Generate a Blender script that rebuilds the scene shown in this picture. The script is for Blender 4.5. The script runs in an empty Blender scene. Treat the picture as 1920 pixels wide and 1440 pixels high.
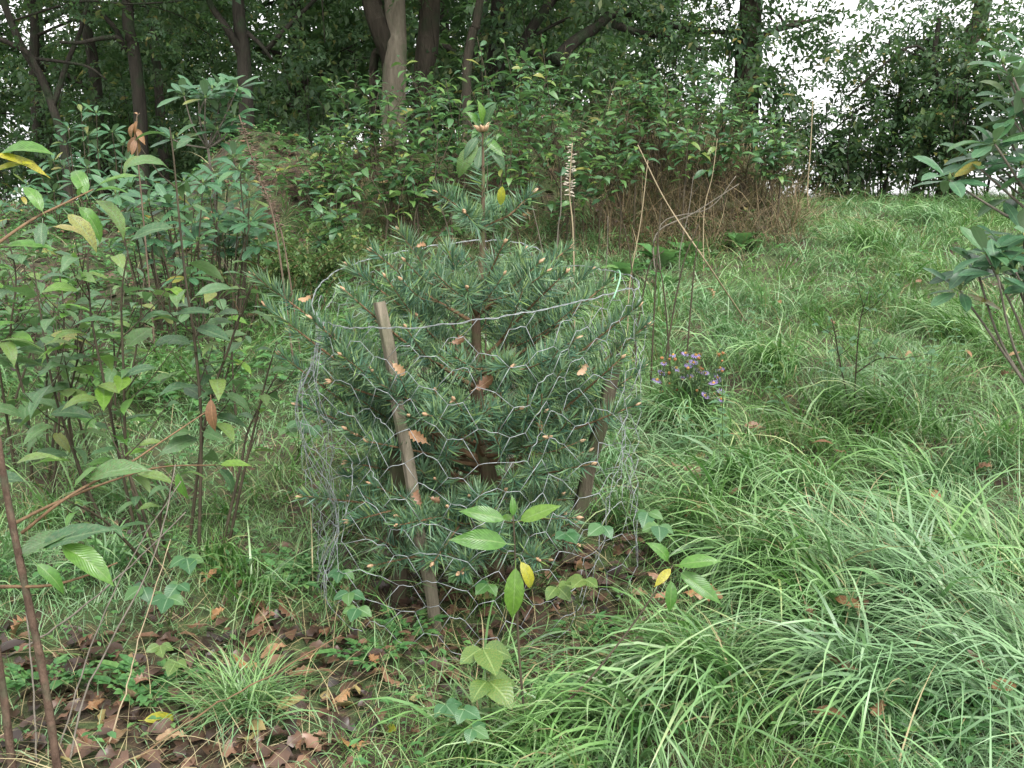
import bpy, math, random
import numpy as np
from mathutils import Vector, Matrix

# ------------------------------------------------------------------ scene, camera, light
sc = bpy.context.scene
COL = sc.collection
rnd = random.Random(7)
NR = np.random.default_rng(11)

PITCH = math.radians(10.5)
F_PX = 960.0 / math.tan(math.radians(27.0))
EYE = 1.6
cd = bpy.data.cameras.new('camera')
cam = bpy.data.objects.new('camera', cd)
COL.objects.link(cam)
cam.location = (0, 0, EYE)
cam.rotation_euler = (math.radians(90) - PITCH, 0, 0)
cd.sensor_width = 36.0
cd.lens = 18.0 / math.tan(math.radians(27.0))
cd.clip_start = 0.05
cd.clip_end = 3000
sc.camera = cam

SUN_EL, SUN_AZ = math.radians(52), math.radians(150)
w = bpy.data.worlds.new('World')
sc.world = w
w.use_nodes = True
nt = w.node_tree
nt.nodes.clear()
wo = nt.nodes.new('ShaderNodeOutputWorld')
bg = nt.nodes.new('ShaderNodeBackground')
sky = nt.nodes.new('ShaderNodeTexSky')
sky.sky_type = 'NISHITA'
sky.sun_disc = False
sky.sun_elevation = SUN_EL
sky.sun_rotation = SUN_AZ
sky.air_density = 1.0
sky.dust_density = 4.0
sky.ozone_density = 1.0
hsv = nt.nodes.new('ShaderNodeHueSaturation')          # overcast: the cloud layer takes the blue out
hsv.inputs['Saturation'].default_value = 0.06
nt.links.new(sky.outputs[0], hsv.inputs['Color'])
cloud = nt.nodes.new('ShaderNodeMix')                  # even grey-white cloud layer over the clear-sky gradient
cloud.data_type = 'RGBA'
cloud.inputs[0].default_value = 0.6
cloud.inputs[7].default_value = (5.9, 5.9, 5.9, 1)
nt.links.new(hsv.outputs[0], cloud.inputs[6])
nt.links.new(cloud.outputs[2], bg.inputs['Color'])
bg.inputs['Strength'].default_value = 0.15
nt.links.new(bg.outputs[0], wo.inputs[0])

sl = bpy.data.lights.new('sun', 'SUN')
sl.energy = 1.5
sl.angle = math.radians(25)
sl.color = (1.0, 0.97, 0.93)
so = bpy.data.objects.new('sun', sl)
COL.objects.link(so)
so.rotation_euler = (math.radians(90) - SUN_EL, 0, math.pi - SUN_AZ)
so.location = (0, -5, 20)

sc.view_settings.view_transform = 'Standard'
sc.view_settings.look = 'None'
sc.view_settings.gamma = 1.0
sc.view_settings.use_curve_mapping = False
sc.view_settings.exposure = 1.38
sc.render.engine = 'CYCLES'
sc.cycles.max_bounces = 6
sc.cycles.diffuse_bounces = 1
sc.cycles.glossy_bounces = 2
sc.cycles.transmission_bounces = 3
sc.cycles.transparent_max_bounces = 4

# ------------------------------------------------------------------ terrain and picture helpers
_py = np.array([-40, -5, 0, 3, 5, 7.5, 10, 12, 14, 18, 30, 60, 200, 900], float)
_pz = np.array([-3, -.5, 0, .36, .68, 1.14, 1.45, 1.5, 1.35, .6, -2.2, -6, -12, -24], float)
_gy = np.arange(-40, 900, .05)
_gzt = np.interp(_gy, _py, _pz)
_k = np.exp(-np.linspace(-2.5, 2.5, 25) ** 2)
_k /= _k.sum()
_gzt = np.convolve(np.pad(_gzt, 12, mode='edge'), _k, mode='valid')

def sstep(a, b, x):
    t = np.clip((x - a) / (b - a), 0, 1)
    return t * t * (3 - 2 * t)

def gz(x, y):
    x = np.asarray(x, float); y = np.asarray(y, float)
    z = np.interp(y, _gy, _gzt)
    bank = np.exp(-((y - 8.9 - .25 * np.sin(x * 1.3)) / .75) ** 2) * sstep(-3.6, -1.8, x) * (1 - sstep(1.7, 2.6, x))
    z = z + bank * (.80 + .14 * np.sin(2.1 * x + 1) + .07 * np.sin(5.3 * x + y * 3))
    z = z + .05 * sstep(.8, 3.6, x) * sstep(5, 9, y) * sstep(18, 13, y)
    z = z + .05 * sstep(-.5, -2.0, x) * np.sin(y * 1.1 + x)
    near = np.exp(-((y - 4) / 9) ** 2)
    z = z + near * (.018 * np.sin(3.1 * x + 1.7 * y) + .015 * np.sin(5.7 * y - 2.3 * x + 1) + .008 * np.sin(11 * x + 9 * y))
    return z

CP, SP = math.cos(PITCH), math.sin(PITCH)

def P(px, py, Y):
    """point of the place at depth Y that the photograph shows at pixel (px, py)"""
    dx = (px - 960) / F_PX; dy = (720 - py) / F_PX
    t = Y / (CP + dy * SP)
    return Vector((dx * t, Y, EYE + t * (dy * CP - SP)))

def G(px, py):
    """ground point under pixel"""
    lo = .8
    y = lo
    while y < 30:
        p = P(px, py, y)
        if p.z <= float(gz(p.x, p.y)):
            break
        y += .02
    return Vector((p.x, p.y, float(gz(p.x, p.y))))

# ------------------------------------------------------------------ mesh helpers
def mk(name, V, FL, mat=None, UV=None, smooth=True):
    """V (N,3); FL list of int arrays (M,k); UV per vertex (N,2)"""
    me = bpy.data.meshes.new(name)
    V = np.asarray(V, np.float32)
    FL = [np.asarray(f, np.int32) for f in FL if len(f)]
    loops = np.concatenate([f.ravel() for f in FL])
    tot = np.concatenate([np.full(len(f), f.shape[1], np.int32) for f in FL])
    start = np.concatenate([[0], np.cumsum(tot)[:-1]]).astype(np.int32)
    me.vertices.add(len(V)); me.vertices.foreach_set('co', V.ravel())
    me.loops.add(len(loops)); me.loops.foreach_set('vertex_index', loops)
    me.polygons.add(len(tot))
    me.polygons.foreach_set('loop_start', start)
    me.polygons.foreach_set('use_smooth', np.full(len(tot), smooth, bool))
    if UV is not None:
        uv = me.uv_layers.new(name='UVMap')
        uv.data.foreach_set('uv', np.asarray(UV, np.float32)[loops].ravel())
    me.update(calc_edges=True)
    me.validate()
    if mat: me.materials.append(mat)
    return me

def obj(name, me, parent=None, M=None):
    o = bpy.data.objects.new(name, me)
    COL.objects.link(o)
    if parent is not None: o.parent = parent
    if M is not None: o.matrix_basis = M
    return o

def tag(o, label, cat, group=None, kind=None):
    o['label'] = label
    o['category'] = cat
    if group: o['group'] = group
    if kind: o['kind'] = kind
    return o

def thing(name, label, cat, loc, group=None):
    o = bpy.data.objects.new(name, None)
    COL.objects.link(o)
    o.location = loc
    o.empty_display_size = .1
    return tag(o, label, cat, group)

def smooth_line(pts, n=6):
    """Catmull-Rom through points"""
    pts = [np.array(p, float) for p in pts]
    if len(pts) < 3:
        return np.array([pts[0] + (pts[-1] - pts[0]) * i / n for i in range(n + 1)])
    out = []
    e = [2 * pts[0] - pts[1]] + pts + [2 * pts[-1] - pts[-2]]
    for i in range(1, len(e) - 2):
        p0, p1, p2, p3 = e[i - 1], e[i], e[i + 1], e[i + 2]
        for k in range(n):
            t = k / n
            out.append(.5 * ((2 * p1) + (-p0 + p2) * t + (2 * p0 - 5 * p1 + 4 * p2 - p3) * t * t + (-p0 + 3 * p1 - 3 * p2 + p3) * t ** 3))
    out.append(pts[-1])
    return np.array(out)

def tube(line, r0, r1=None, n=6, wob=0.0, seed=0):
    line = np.asarray(line, float)
    m = len(line)
    if np.ndim(r0):
        R = np.asarray(r0, float)
    else:
        R = np.linspace(r0, r0 if r1 is None else r1, m)
    if wob:
        R = R * (1 + wob * np.sin(np.arange(m) * 1.9 + seed) * .6 + wob * np.sin(np.arange(m) * 4.3 + seed * 2) * .4)
    T = np.gradient(line, axis=0)
    T /= np.linalg.norm(T, axis=1)[:, None] + 1e-9
    ref = np.array([0, 0, 1.0]) if abs(T[:, 2]).mean() < .7 else np.array([1.0, 0, 0])
    A = np.cross(T, ref); A /= np.linalg.norm(A, axis=1)[:, None] + 1e-9
    B = np.cross(T, A)
    ang = np.arange(n) * 2 * math.pi / n
    V = line[:, None, :] + R[:, None, None] * (np.cos(ang)[None, :, None] * A[:, None, :] + np.sin(ang)[None, :, None] * B[:, None, :])
    V = V.reshape(-1, 3)
    i = np.arange(m - 1)[:, None] * n; k = np.arange(n)[None, :]
    k2 = (k + 1) % n
    Q = np.stack([i + k, i + k2, i + n + k2, i + n + k], -1).reshape(-1, 4)
    V = np.vstack([V, line[:1], line[-1:]])
    kk = np.arange(n); kk2 = (kk + 1) % n
    T1 = np.stack([np.full(n, m * n), kk2, kk], -1)
    T2 = np.stack([np.full(n, m * n + 1), (m - 1) * n + kk, (m - 1) * n + kk2], -1)
    return V, Q, np.vstack([T1, T2])

def join_tubes(tubes):
    Vs, Qs, Ts = [], [], []; off = 0
    for V, Q, T in tubes:
        Vs.append(V); Qs.append(Q + off); Ts.append(T + off); off += len(V)
    return np.vstack(Vs), [np.vstack(Qs), np.vstack(Ts)]

def tube_obj(name, line, r0, r1, mat, parent=None, n=6, wob=.0, origin=None):
    line = np.asarray(line, float)
    if origin is not None: line = line - np.array(origin)
    V, Q, T = tube(line, r0, r1, n, wob, rnd.random() * 6)
    return obj(name, mk(name, V, [Q, T], mat), parent)

def norm(a):
    return a / (np.linalg.norm(a, axis=-1, keepdims=True) + 1e-9)

def frames(d, up):
    """rotation matrices whose columns are x, y=d, z~up"""
    y = norm(np.asarray(d, float)); x = norm(np.cross(y, up)); z = np.cross(x, y)
    return np.stack([x, y, z], -1)

def scatter(proto, R, T, S):
    V, Fc, UV = proto
    N = len(T)
    W = np.einsum('nij,vj->nvi', R, V) * np.asarray(S)[:, None, None] + T[:, None, :]
    nf = Fc[None, :, :] + (np.arange(N) * len(V))[:, None, None]
    return W.reshape(-1, 3), nf.reshape(-1, 3), np.tile(UV, (N, 1))

def scatter_multi(protos, R, T, S):
    Vs, Fs, Us = [], [], []; off = 0
    idx = NR.integers(0, len(protos), len(T))
    for i, p in enumerate(protos):
        m = idx == i
        if not m.any(): continue
        V, Fc, U = scatter(p, R[m], T[m], np.asarray(S)[m])
        Vs.append(V); Fs.append(Fc + off); Us.append(U); off += len(V)
    return np.vstack(Vs), [np.vstack(Fs)], np.vstack(Us)

def MAT4(R, T, s):
    m = Matrix.Identity(4)
    for i in range(3):
        for j in range(3): m[i][j] = float(R[i][j]) * s
        m[i][3] = float(T[i])
    return m

# ------------------------------------------------------------------ materials
def new_mat(name):
    m = bpy.data.materials.new(name); m.use_nodes = True
    t = m.node_tree; t.nodes.clear()
    o = t.nodes.new('ShaderNodeOutputMaterial')
    b = t.nodes.new('ShaderNodeBsdfPrincipled')
    t.links.new(b.outputs[0], o.inputs[0])
    return m, t, b, o

def N(t, kind, **kw):
    n = t.nodes.new(kind)
    for k, v in kw.items(): setattr(n, k, v)
    return n

def math_node(t, op, a, b=None, clamp=False):
    n = N(t, 'ShaderNodeMath', operation=op, use_clamp=clamp)
    for i, v in enumerate((a, b)):
        if v is None: continue
        if isinstance(v, (int, float)): n.inputs[i].default_value = v
        else: t.links.new(v, n.inputs[i])
    return n.outputs[0]

def ramp(t, fac, stops, interp='LINEAR'):
    n = N(t, 'ShaderNodeValToRGB'); cr = n.color_ramp; cr.interpolation = interp
    while len(cr.elements) < len(stops): cr.elements.new(.5)
    for e, (p, c) in zip(cr.elements, stops):
        e.position = p; e.color = (*c, 1)
    t.links.new(fac, n.inputs[0])
    return n.outputs[0]

def mixc(t, fac, a, b, blend='MIX'):
    n = N(t, 'ShaderNodeMix', data_type='RGBA', blend_type=blend)
    for i, v in ((0, fac), (6, a), (7, b)):
        if isinstance(v, (int, float)): n.inputs[i].default_value = v
        elif isinstance(v, tuple): n.inputs[i].default_value = (*v, 1)
        else: t.links.new(v, n.inputs[i])
    return n.outputs[2]

def leaf_mat(name, stops, rough=.42, trans=.25, rib=None, veins=0, spots=None, back=.14, spec=.5, tip=None, vary=14, vb=.22, patch=None):
    m, t, b, o = new_mat(name)
    geo = N(t, 'ShaderNodeNewGeometry'); oi = N(t, 'ShaderNodeObjectInfo')
    r = math_node(t, 'FRACT', math_node(t, 'ADD', geo.outputs['Random Per Island'], oi.outputs['Random']))
    col = ramp(t, r, stops)
    uv = N(t, 'ShaderNodeUVMap')
    sx = N(t, 'ShaderNodeSeparateXYZ'); t.links.new(uv.outputs[0], sx.inputs[0])
    u, v = sx.outputs[0], sx.outputs[1]
    nz = N(t, 'ShaderNodeTexNoise'); nz.inputs['Scale'].default_value = vary
    tc = N(t, 'ShaderNodeTexCoord'); t.links.new(tc.outputs['Object'], nz.inputs['Vector'])
    f = N(t, 'ShaderNodeMapRange'); t.links.new(nz.outputs[0], f.inputs[0])
    f.inputs[1].default_value = .3; f.inputs[2].default_value = .7; f.inputs[3].default_value = .78; f.inputs[4].default_value = 1.22
    col = mixc(t, 1.0, col, f.outputs[0], 'MULTIPLY')
    if patch:
        n3_ = N(t, 'ShaderNodeTexNoise'); n3_.inputs['Scale'].default_value = patch[1]; n3_.inputs['Detail'].default_value = 3
        t.links.new(tc.outputs['Object'], n3_.inputs['Vector'])
        f3 = N(t, 'ShaderNodeMapRange'); t.links.new(n3_.outputs[0], f3.inputs[0])
        f3.inputs[1].default_value = .45; f3.inputs[2].default_value = .62; f3.inputs[4].default_value = patch[2]
        col = mixc(t, f3.outputs[0], col, patch[0])
    if tip:
        col = mixc(t, math_node(t, 'MULTIPLY', math_node(t, 'POWER', v, 3.0), tip[1]), col, tip[0])
    au = math_node(t, 'ABSOLUTE', math_node(t, 'SUBTRACT', u, .5))
    if rib:
        rm = math_node(t, 'MULTIPLY', math_node(t, 'LESS_THAN', au, .035), .55)
        col = mixc(t, rm, col, rib)
    if spots:
        n2 = N(t, 'ShaderNodeTexNoise'); n2.inputs['Scale'].default_value = 45; n2.inputs['Detail'].default_value = 3
        t.links.new(tc.outputs['Object'], n2.inputs['Vector'])
        lift = math_node(t, 'MULTIPLY', math_node(t, 'POWER', r, 2.0), .09)
        sm = math_node(t, 'GREATER_THAN', math_node(t, 'ADD', n2.outputs[0], lift), spots[1])
        col = mixc(t, math_node(t, 'MULTIPLY', sm, .8), col, spots[0])
    colb = mixc(t, back, col, (.42, .5, .34))
    colf = mixc(t, geo.outputs['Backfacing'], col, colb)
    t.links.new(colf, b.inputs['Base Color'])
    b.inputs['Roughness'].default_value = rough
    b.inputs['Specular IOR Level'].default_value = spec
    if veins:
        s = math_node(t, 'SINE', math_node(t, 'MULTIPLY', math_node(t, 'SUBTRACT', v, math_node(t, 'MULTIPLY', au, .55)), veins))
        bp = N(t, 'ShaderNodeBump'); bp.inputs['Strength'].default_value = vb; bp.inputs['Distance'].default_value = .003
        t.links.new(s, bp.inputs['Height']); t.links.new(bp.outputs[0], b.inputs['Normal'])
    if trans:
        tr = N(t, 'ShaderNodeBsdfTranslucent')
        t.links.new(mixc(t, .35, col, (.22, .5, .12), 'MIX'), tr.inputs[0])
        mx = N(t, 'ShaderNodeMixShader'); mx.inputs[0].default_value = trans
        t.links.new(b.outputs[0], mx.inputs[1]); t.links.new(tr.outputs[0], mx.inputs[2]); t.links.new(mx.outputs[0], o.inputs[0])
    return m

def bark_mat(name, c1, c2, c3=None, scale=8, stretch=.18, bump=.6, rough=.9, cover=.52, dist=.02):
    m, t, b, o = new_mat(name)
    tc = N(t, 'ShaderNodeTexCoord'); mp = N(t, 'ShaderNodeMapping'); mp.inputs['Scale'].default_value = (1, 1, stretch)
    t.links.new(tc.outputs['Object'], mp.inputs[0])
    n1 = N(t, 'ShaderNodeTexNoise'); n1.inputs['Scale'].default_value = scale; n1.inputs['Detail'].default_value = 8; n1.inputs['Roughness'].default_value = .65
    t.links.new(mp.outputs[0], n1.inputs['Vector'])
    col = ramp(t, n1.outputs[0], [(.3, c1), (.7, c2)])
    if c3:
        n2 = N(t, 'ShaderNodeTexNoise'); n2.inputs['Scale'].default_value = scale * .35; n2.inputs['Detail'].default_value = 4
        t.links.new(tc.outputs['Object'], n2.inputs['Vector'])
        f = N(t, 'ShaderNodeMapRange'); t.links.new(n2.outputs[0], f.inputs[0]); f.inputs[1].default_value = cover - .07; f.inputs[2].default_value = cover + .1
        col = mixc(t, f.outputs[0], col, c3)
    t.links.new(col, b.inputs['Base Color'])
    b.inputs['Roughness'].default_value = rough
    b.inputs['Specular IOR Level'].default_value = .25
    bp = N(t, 'ShaderNodeBump'); bp.inputs['Strength'].default_value = bump; bp.inputs['Distance'].default_value = dist
    t.links.new(n1.outputs[0], bp.inputs['Height']); t.links.new(bp.outputs[0], b.inputs['Normal'])
    return m

GREENS = [(0, (.030, .082, .034)), (.35, (.046, .118, .042)), (.7, (.062, .145, .040)), (.86, (.11, .19, .035)), (1, (.20, .21, .035))]
M_CHERRY = leaf_mat('cherry_leaf', [(0, (.034, .088, .040)), (.4, (.052, .125, .048)), (.75, (.075, .158, .046)), (.93, (.12, .205, .04)), (.99, (.20, .22, .05)), (1, (.24, .2, .06))],
                    rough=.42, trans=.22, rib=(.16, .24, .12), veins=95, spots=((.10, .05, .02), .665), spec=.5, patch=((.17, .22, .12), 22, .3))
M_CHERRY_Y = leaf_mat('cherry_leaf_bright', [(0, (.065, .17, .028)), (.6, (.09, .21, .032)), (1, (.13, .235, .03))],
                      rough=.3, trans=.32, rib=(.2, .3, .1), veins=95, spec=.6)
M_CHERRY_YEL = leaf_mat('yellowing_leaf', [(0, (.30, .32, .03)), (1, (.40, .36, .03))], rough=.38, trans=.35, rib=(.3, .35, .1), veins=95,
                        spots=((.12, .07, .02), .66))
M_THICKET = leaf_mat('thicket_leaf', [(0, (.036, .098, .045)), (.4, (.06, .145, .057)), (.78, (.09, .19, .055)), (.95, (.13, .215, .045)), (1, (.25, .24, .06))],
                     rough=.42, trans=.25, rib=(.13, .2, .1), veins=0, spec=.5)
M_TREELEAF = leaf_mat('tree_leaf', [(0, (.022, .055, .022)), (.6, (.038, .088, .030)), (.92, (.065, .12, .03)), (1, (.17, .14, .03))], rough=.55, trans=.25, vary=2)
M_FARLEAF = leaf_mat('far_tree_leaf', [(0, (.026, .062, .024)), (.6, (.045, .098, .033)), (.93, (.08, .135, .038)), (1, (.18, .16, .04))], rough=.6, trans=.3, vary=2)
M_RHODO = leaf_mat('rhododendron_leaf', [(0, (.030, .090, .043)), (.6, (.045, .122, .054)), (.95, (.062, .145, .05)), (1, (.25, .2, .03))], rough=.4, trans=.12, rib=(.14, .26, .12), back=.45, spec=.6)
M_NEEDLE = leaf_mat('needle', [(0, (.033, .094, .066)), (.5, (.06, .148, .096)), (.8, (.10, .20, .10)), (1, (.19, .28, .07))], rough=.45, trans=.08, back=.12, tip=((.17, .25, .09), .6), spec=.4, patch=((.13, .21, .06), 9, .28))
M_GRASS = leaf_mat('grass_blade', [(0, (.036, .108, .018)), (.3, (.068, .185, .030)), (.6, (.118, .262, .052)), (.85, (.195, .345, .11)), (.95, (.26, .37, .18)), (1, (.27, .31, .09))], rough=.38, trans=.22, back=.1, spec=.55, vary=3, patch=((.215, .37, .225), 1.3, .42))
M_STRAW = leaf_mat('straw', [(0, (.22, .16, .07)), (.5, (.32, .25, .12)), (1, (.40, .33, .18))], rough=.6, trans=.2, back=.1)
M_OAK = leaf_mat('dead_oak_leaf', [(0, (.10, .05, .028)), (.35, (.17, .085, .045)), (.65, (.23, .13, .08)), (.85, (.29, .15, .06)), (1, (.36, .26, .17))], rough=.45, trans=.1, rib=(.35, .24, .14), back=.12, vary=25)
M_LITTER = leaf_mat('leaf_litter', [(0, (.022, .014, .011)), (.5, (.055, .030, .020)), (.8, (.10, .055, .034)), (.95, (.19, .105, .065)), (1, (.30, .26, .10))], rough=.42, trans=.05, back=.1, vary=25)
M_HERB = leaf_mat('herb_leaf', [(0, (.055, .15, .05)), (.6, (.08, .20, .06)), (1, (.13, .25, .07))], rough=.42, trans=.28, back=.2)
M_NETTLE = leaf_mat('nettle_leaf', [(0, (.075, .18, .085)), (1, (.12, .24, .11))], rough=.5, trans=.25, veins=80, rib=(.16, .26, .15))
M_BRAMBLE = leaf_mat('bramble_leaf', [(0, (.03, .095, .036)), (.6, (.045, .125, .045)), (1, (.08, .165, .042))], rough=.38, trans=.2, veins=60, rib=(.2, .3, .17), spec=.5, vb=.16, vary=40)
M_BRAMBLE_Y = leaf_mat('crinkled_leaf', [(0, (.06, .13, .03)), (1, (.085, .165, .036))], rough=.42, trans=.22, veins=55, rib=(.25, .34, .12), vary=60, vb=.14, spots=((.14, .10, .03), .68), patch=((.20, .22, .05), 30, .5))
M_BROWNLEAF = leaf_mat('brown_leaf', [(0, (.16, .08, .04)), (.6, (.24, .12, .05)), (1, (.30, .17, .09))], rough=.5, trans=.15, rib=(.34, .2, .1), veins=60)
M_PETAL = leaf_mat('aster_petal', [(0, (.26, .15, .52)), (1, (.42, .28, .66))], rough=.6, trans=.25, back=.1)
M_BRACKEN = leaf_mat('bracken', [(0, (.05, .03, .016)), (.5, (.11, .068, .034)), (.85, (.19, .13, .065)), (1, (.30, .23, .12))], rough=.8, trans=.1, back=.05)
M_BROOM = leaf_mat('fine_shrub_leaf', [(0, (.055, .11, .03)), (.6, (.085, .15, .04)), (1, (.16, .18, .05))], rough=.55, trans=.25)
M_IVY = leaf_mat('ivy_leaf', [(0, (.022, .06, .026)), (1, (.05, .11, .04))], rough=.4, trans=.12)

M_BARK = bark_mat('bark_dark', (.020, .018, .014), (.060, .052, .040), (.034, .048, .025), 17, stretch=.14, bump=1.0, dist=.07, cover=.56)
M_BARK2 = bark_mat('bark_pale', (.09, .075, .055), (.20, .175, .13), (.10, .11, .065), 15, stretch=.2, bump=1.0, dist=.06, cover=.55)
M_BARK3 = bark_mat('bark_brown', (.038, .032, .024), (.105, .088, .065), (.05, .06, .034), 17, stretch=.14, bump=1.0, dist=.07, cover=.55)
M_STEM = bark_mat('sapling_stem', (.030, .025, .017), (.085, .068, .042), None, 40, bump=.3, rough=.7)
M_STEM_RED = bark_mat('sapling_stem_reddish', (.055, .034, .024), (.16, .105, .075), (.085, .09, .055), 45, stretch=.5, bump=.7, rough=.75, cover=.6)
M_STEM_G = bark_mat('green_stem', (.07, .12, .035), (.13, .19, .06), None, 40, bump=.2, rough=.6)
M_TWIG = bark_mat('twig_bark', (.10, .062, .035), (.22, .14, .075), None, 60, bump=.4, rough=.75)
M_FIRTRUNK = bark_mat('fir_bark', (.06, .042, .028), (.16, .115, .075), (.10, .11, .05), 40, bump=.6, cover=.57)
M_DRY = bark_mat('dry_stalk', (.24, .19, .12), (.38, .31, .20), None, 60, bump=.2, rough=.8)
M_DRYB = bark_mat('dry_stalk_brown', (.085, .06, .042), (.17, .125, .088), None, 60, bump=.2, rough=.85)
M_GREYTWIG = bark_mat('grey_twig', (.10, .088, .07), (.21, .185, .15), None, 50, bump=.3, rough=.85)
M_POD = bark_mat('pale_seed_pod', (.40, .34, .26), (.62, .56, .47), None, 80, bump=.3, rough=.8)
M_BUD = bark_mat('bud', (.34, .20, .11), (.52, .37, .24), None, 120, bump=.2, rough=.5)
M_STAKE = bark_mat('weathered_wood', (.10, .085, .062), (.30, .26, .195), (.12, .125, .075), 30, stretch=.05, bump=.8, rough=.8, cover=.56)
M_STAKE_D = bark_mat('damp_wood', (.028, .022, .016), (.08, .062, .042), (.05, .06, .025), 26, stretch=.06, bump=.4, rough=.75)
M_STAKE_P = bark_mat('bleached_wood', (.30, .27, .22), (.48, .44, .37), None, 26, stretch=.06, bump=.4, rough=.8)
M_MOSSLOG = bark_mat('mossy_log', (.022, .017, .012), (.07, .052, .032), (.05, .06, .022), 14, stretch=1, bump=.7, cover=.48)

M_STAKE_G = bark_mat('mossy_stake_wood', (.045, .038, .026), (.13, .112, .078), (.07, .08, .04), 30, stretch=.05, bump=.8, rough=.85, cover=.54)
m, t, b, o = new_mat('galvanised_wire'); M_WIRE = m
b.inputs['Base Color'].default_value = (.30, .32, .33, 1); b.inputs['Metallic'].default_value = .45; b.inputs['Roughness'].default_value = .5
m, t, b, o = new_mat('green_tie'); M_TIE = m
b.inputs['Base Color'].default_value = (.22, .45, .27, 1); b.inputs['Roughness'].default_value = .45
m, t, b, o = new_mat('spent_flower'); M_SPENT = m
b.inputs['Base Color'].default_value = (.30, .13, .05, 1); b.inputs['Roughness'].default_value = .8
m, t, b, o = new_mat('flower_eye'); M_EYE = m
b.inputs['Base Color'].default_value = (.42, .22, .05, 1); b.inputs['Roughness'].default_value = .8

m, t, b, o = new_mat('soil'); M_SOIL = m
tc = N(t, 'ShaderNodeTexCoord')
n1 = N(t, 'ShaderNodeTexNoise'); n1.inputs['Scale'].default_value = 1.1; n1.inputs['Detail'].default_value = 6
n2 = N(t, 'ShaderNodeTexNoise'); n2.inputs['Scale'].default_value = 34; n2.inputs['Detail'].default_value = 8
n3 = N(t, 'ShaderNodeTexNoise'); n3.inputs['Scale'].default_value = 6; n3.inputs['Detail'].default_value = 6
for n_ in (n1, n2, n3): t.links.new(tc.outputs['Object'], n_.inputs['Vector'])
c_soil = ramp(t, n2.outputs[0], [(.3, (.026, .017, .011)), (.55, (.06, .038, .022)), (.75, (.12, .078, .045))])
c_moss = ramp(t, n2.outputs[0], [(.3, (.028, .045, .014)), (.7, (.075, .105, .032))])
fm = N(t, 'ShaderNodeMapRange'); t.links.new(n3.outputs[0], fm.inputs[0]); fm.inputs[1].default_value = .40; fm.inputs[2].default_value = .55
t.links.new(mixc(t, fm.outputs[0], c_soil, c_moss), b.inputs['Base Color'])
b.inputs['Roughness'].default_value = .9
bp = N(t, 'ShaderNodeBump'); bp.inputs['Strength'].default_value = .8; bp.inputs['Distance'].default_value = .03
t.links.new(n2.outputs[0], bp.inputs['Height']); t.links.new(bp.outputs[0], b.inputs['Normal'])

# ------------------------------------------------------------------ leaf prototypes (unit length along +Y)
def leaf_geo(tab, fold=.25, bend=.6, twist=0., wave=.02, rows=None, petiole=.0, seed=0):
    r = np.random.default_rng(seed)
    ts = np.array(tab[0]); hw = np.array(tab[1])
    if rows:
        t2 = np.linspace(0, 1, rows); hw = np.interp(t2, ts, hw); ts = t2
    n = len(ts)
    ang = -bend * (ts - .15) ** 1.0
    ds = np.diff(ts)
    y = np.concatenate([[0], np.cumsum(ds * np.cos(ang[:-1]))]); z = np.concatenate([[0], np.cumsum(ds * np.sin(ang[:-1]))])
    V = []; UV = []; F = []; rows_i = []
    for k in range(n):
        if hw[k] < 1e-6:
            V.append((0, y[k], z[k])); UV.append((.5, ts[k])); rows_i.append((len(V) - 1,) * 3); continue
        a = twist * ts[k]
        wl, wr = r.normal(0, wave, 2)
        l = (-hw[k], hw[k] * fold + wl); rr = (hw[k], hw[k] * fold + wr)
        ids = []
        for (xx, zz), uu in ((l, 0), ((0, 0), .5), (rr, 1)):
            xr = xx * math.cos(a) - zz * math.sin(a); zr = xx * math.sin(a) + zz * math.cos(a)
            V.append((xr, y[k], z[k] + zr)); UV.append((uu, ts[k])); ids.append(len(V) - 1)
        rows_i.append(tuple(ids))
    for k in range(n - 1):
        a, b_ = rows_i[k], rows_i[k + 1]
        for s in (0, 1):
            q = (a[s], a[s + 1], b_[s + 1], b_[s])
            for tri in ((q[0], q[1], q[2]), (q[0], q[2], q[3])):
                if len(set(tri)) == 3: F.append(tri)
    V = np.array(V, float)
    if petiole:
        V[:, 1] += petiole
        i = len(V)
        V = np.vstack([V, [(-.008, 0, .02), (.008, 0, .02), (.006, petiole + .02, 0), (-.006, petiole + .02, 0)]])
        UV += [(.5, 0)] * 4
        F += [(i, i + 1, i + 2), (i, i + 2, i + 3)]
    return V, np.array(F, int), np.array(UV, float)

T_CHERRY = ([0, .07, .2, .4, .6, .78, .9, 1], [0, .07, .145, .18, .16, .095, .036, 0])
T_RHODO = ([0, .12, .32, .55, .75, .9, 1], [0, .07, .14, .175, .16, .1, 0])
T_OAK = ([0, .1, .19, .27, .37, .45, .55, .63, .73, .81, .92, 1], [0, .03, .15, .09, .22, .14, .26, .17, .21, .13, .10, 0])
T_BRAM = ([0, .05, .15, .25, .4, .55, .7, .85, .95, 1], [0, .16, .29, .35, .38, .345, .26, .14, .06, 0])
T_NET = ([0, .06, .14, .2, .3, .37, .47, .54, .64, .72, .85, 1], [0, .2, .3, .26, .32, .26, .28, .21, .21, .13, .09, 0])
T_SIMPLE = ([0, .35, .7, 1], [0, .24, .2, 0])
T_NARROW = ([0, .4, .75, 1], [0, .1, .07, 0])
T_BROAD = ([0, .08, .25, .45, .65, .85, 1], [0, .12, .27, .32, .28, .15, 0])

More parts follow.
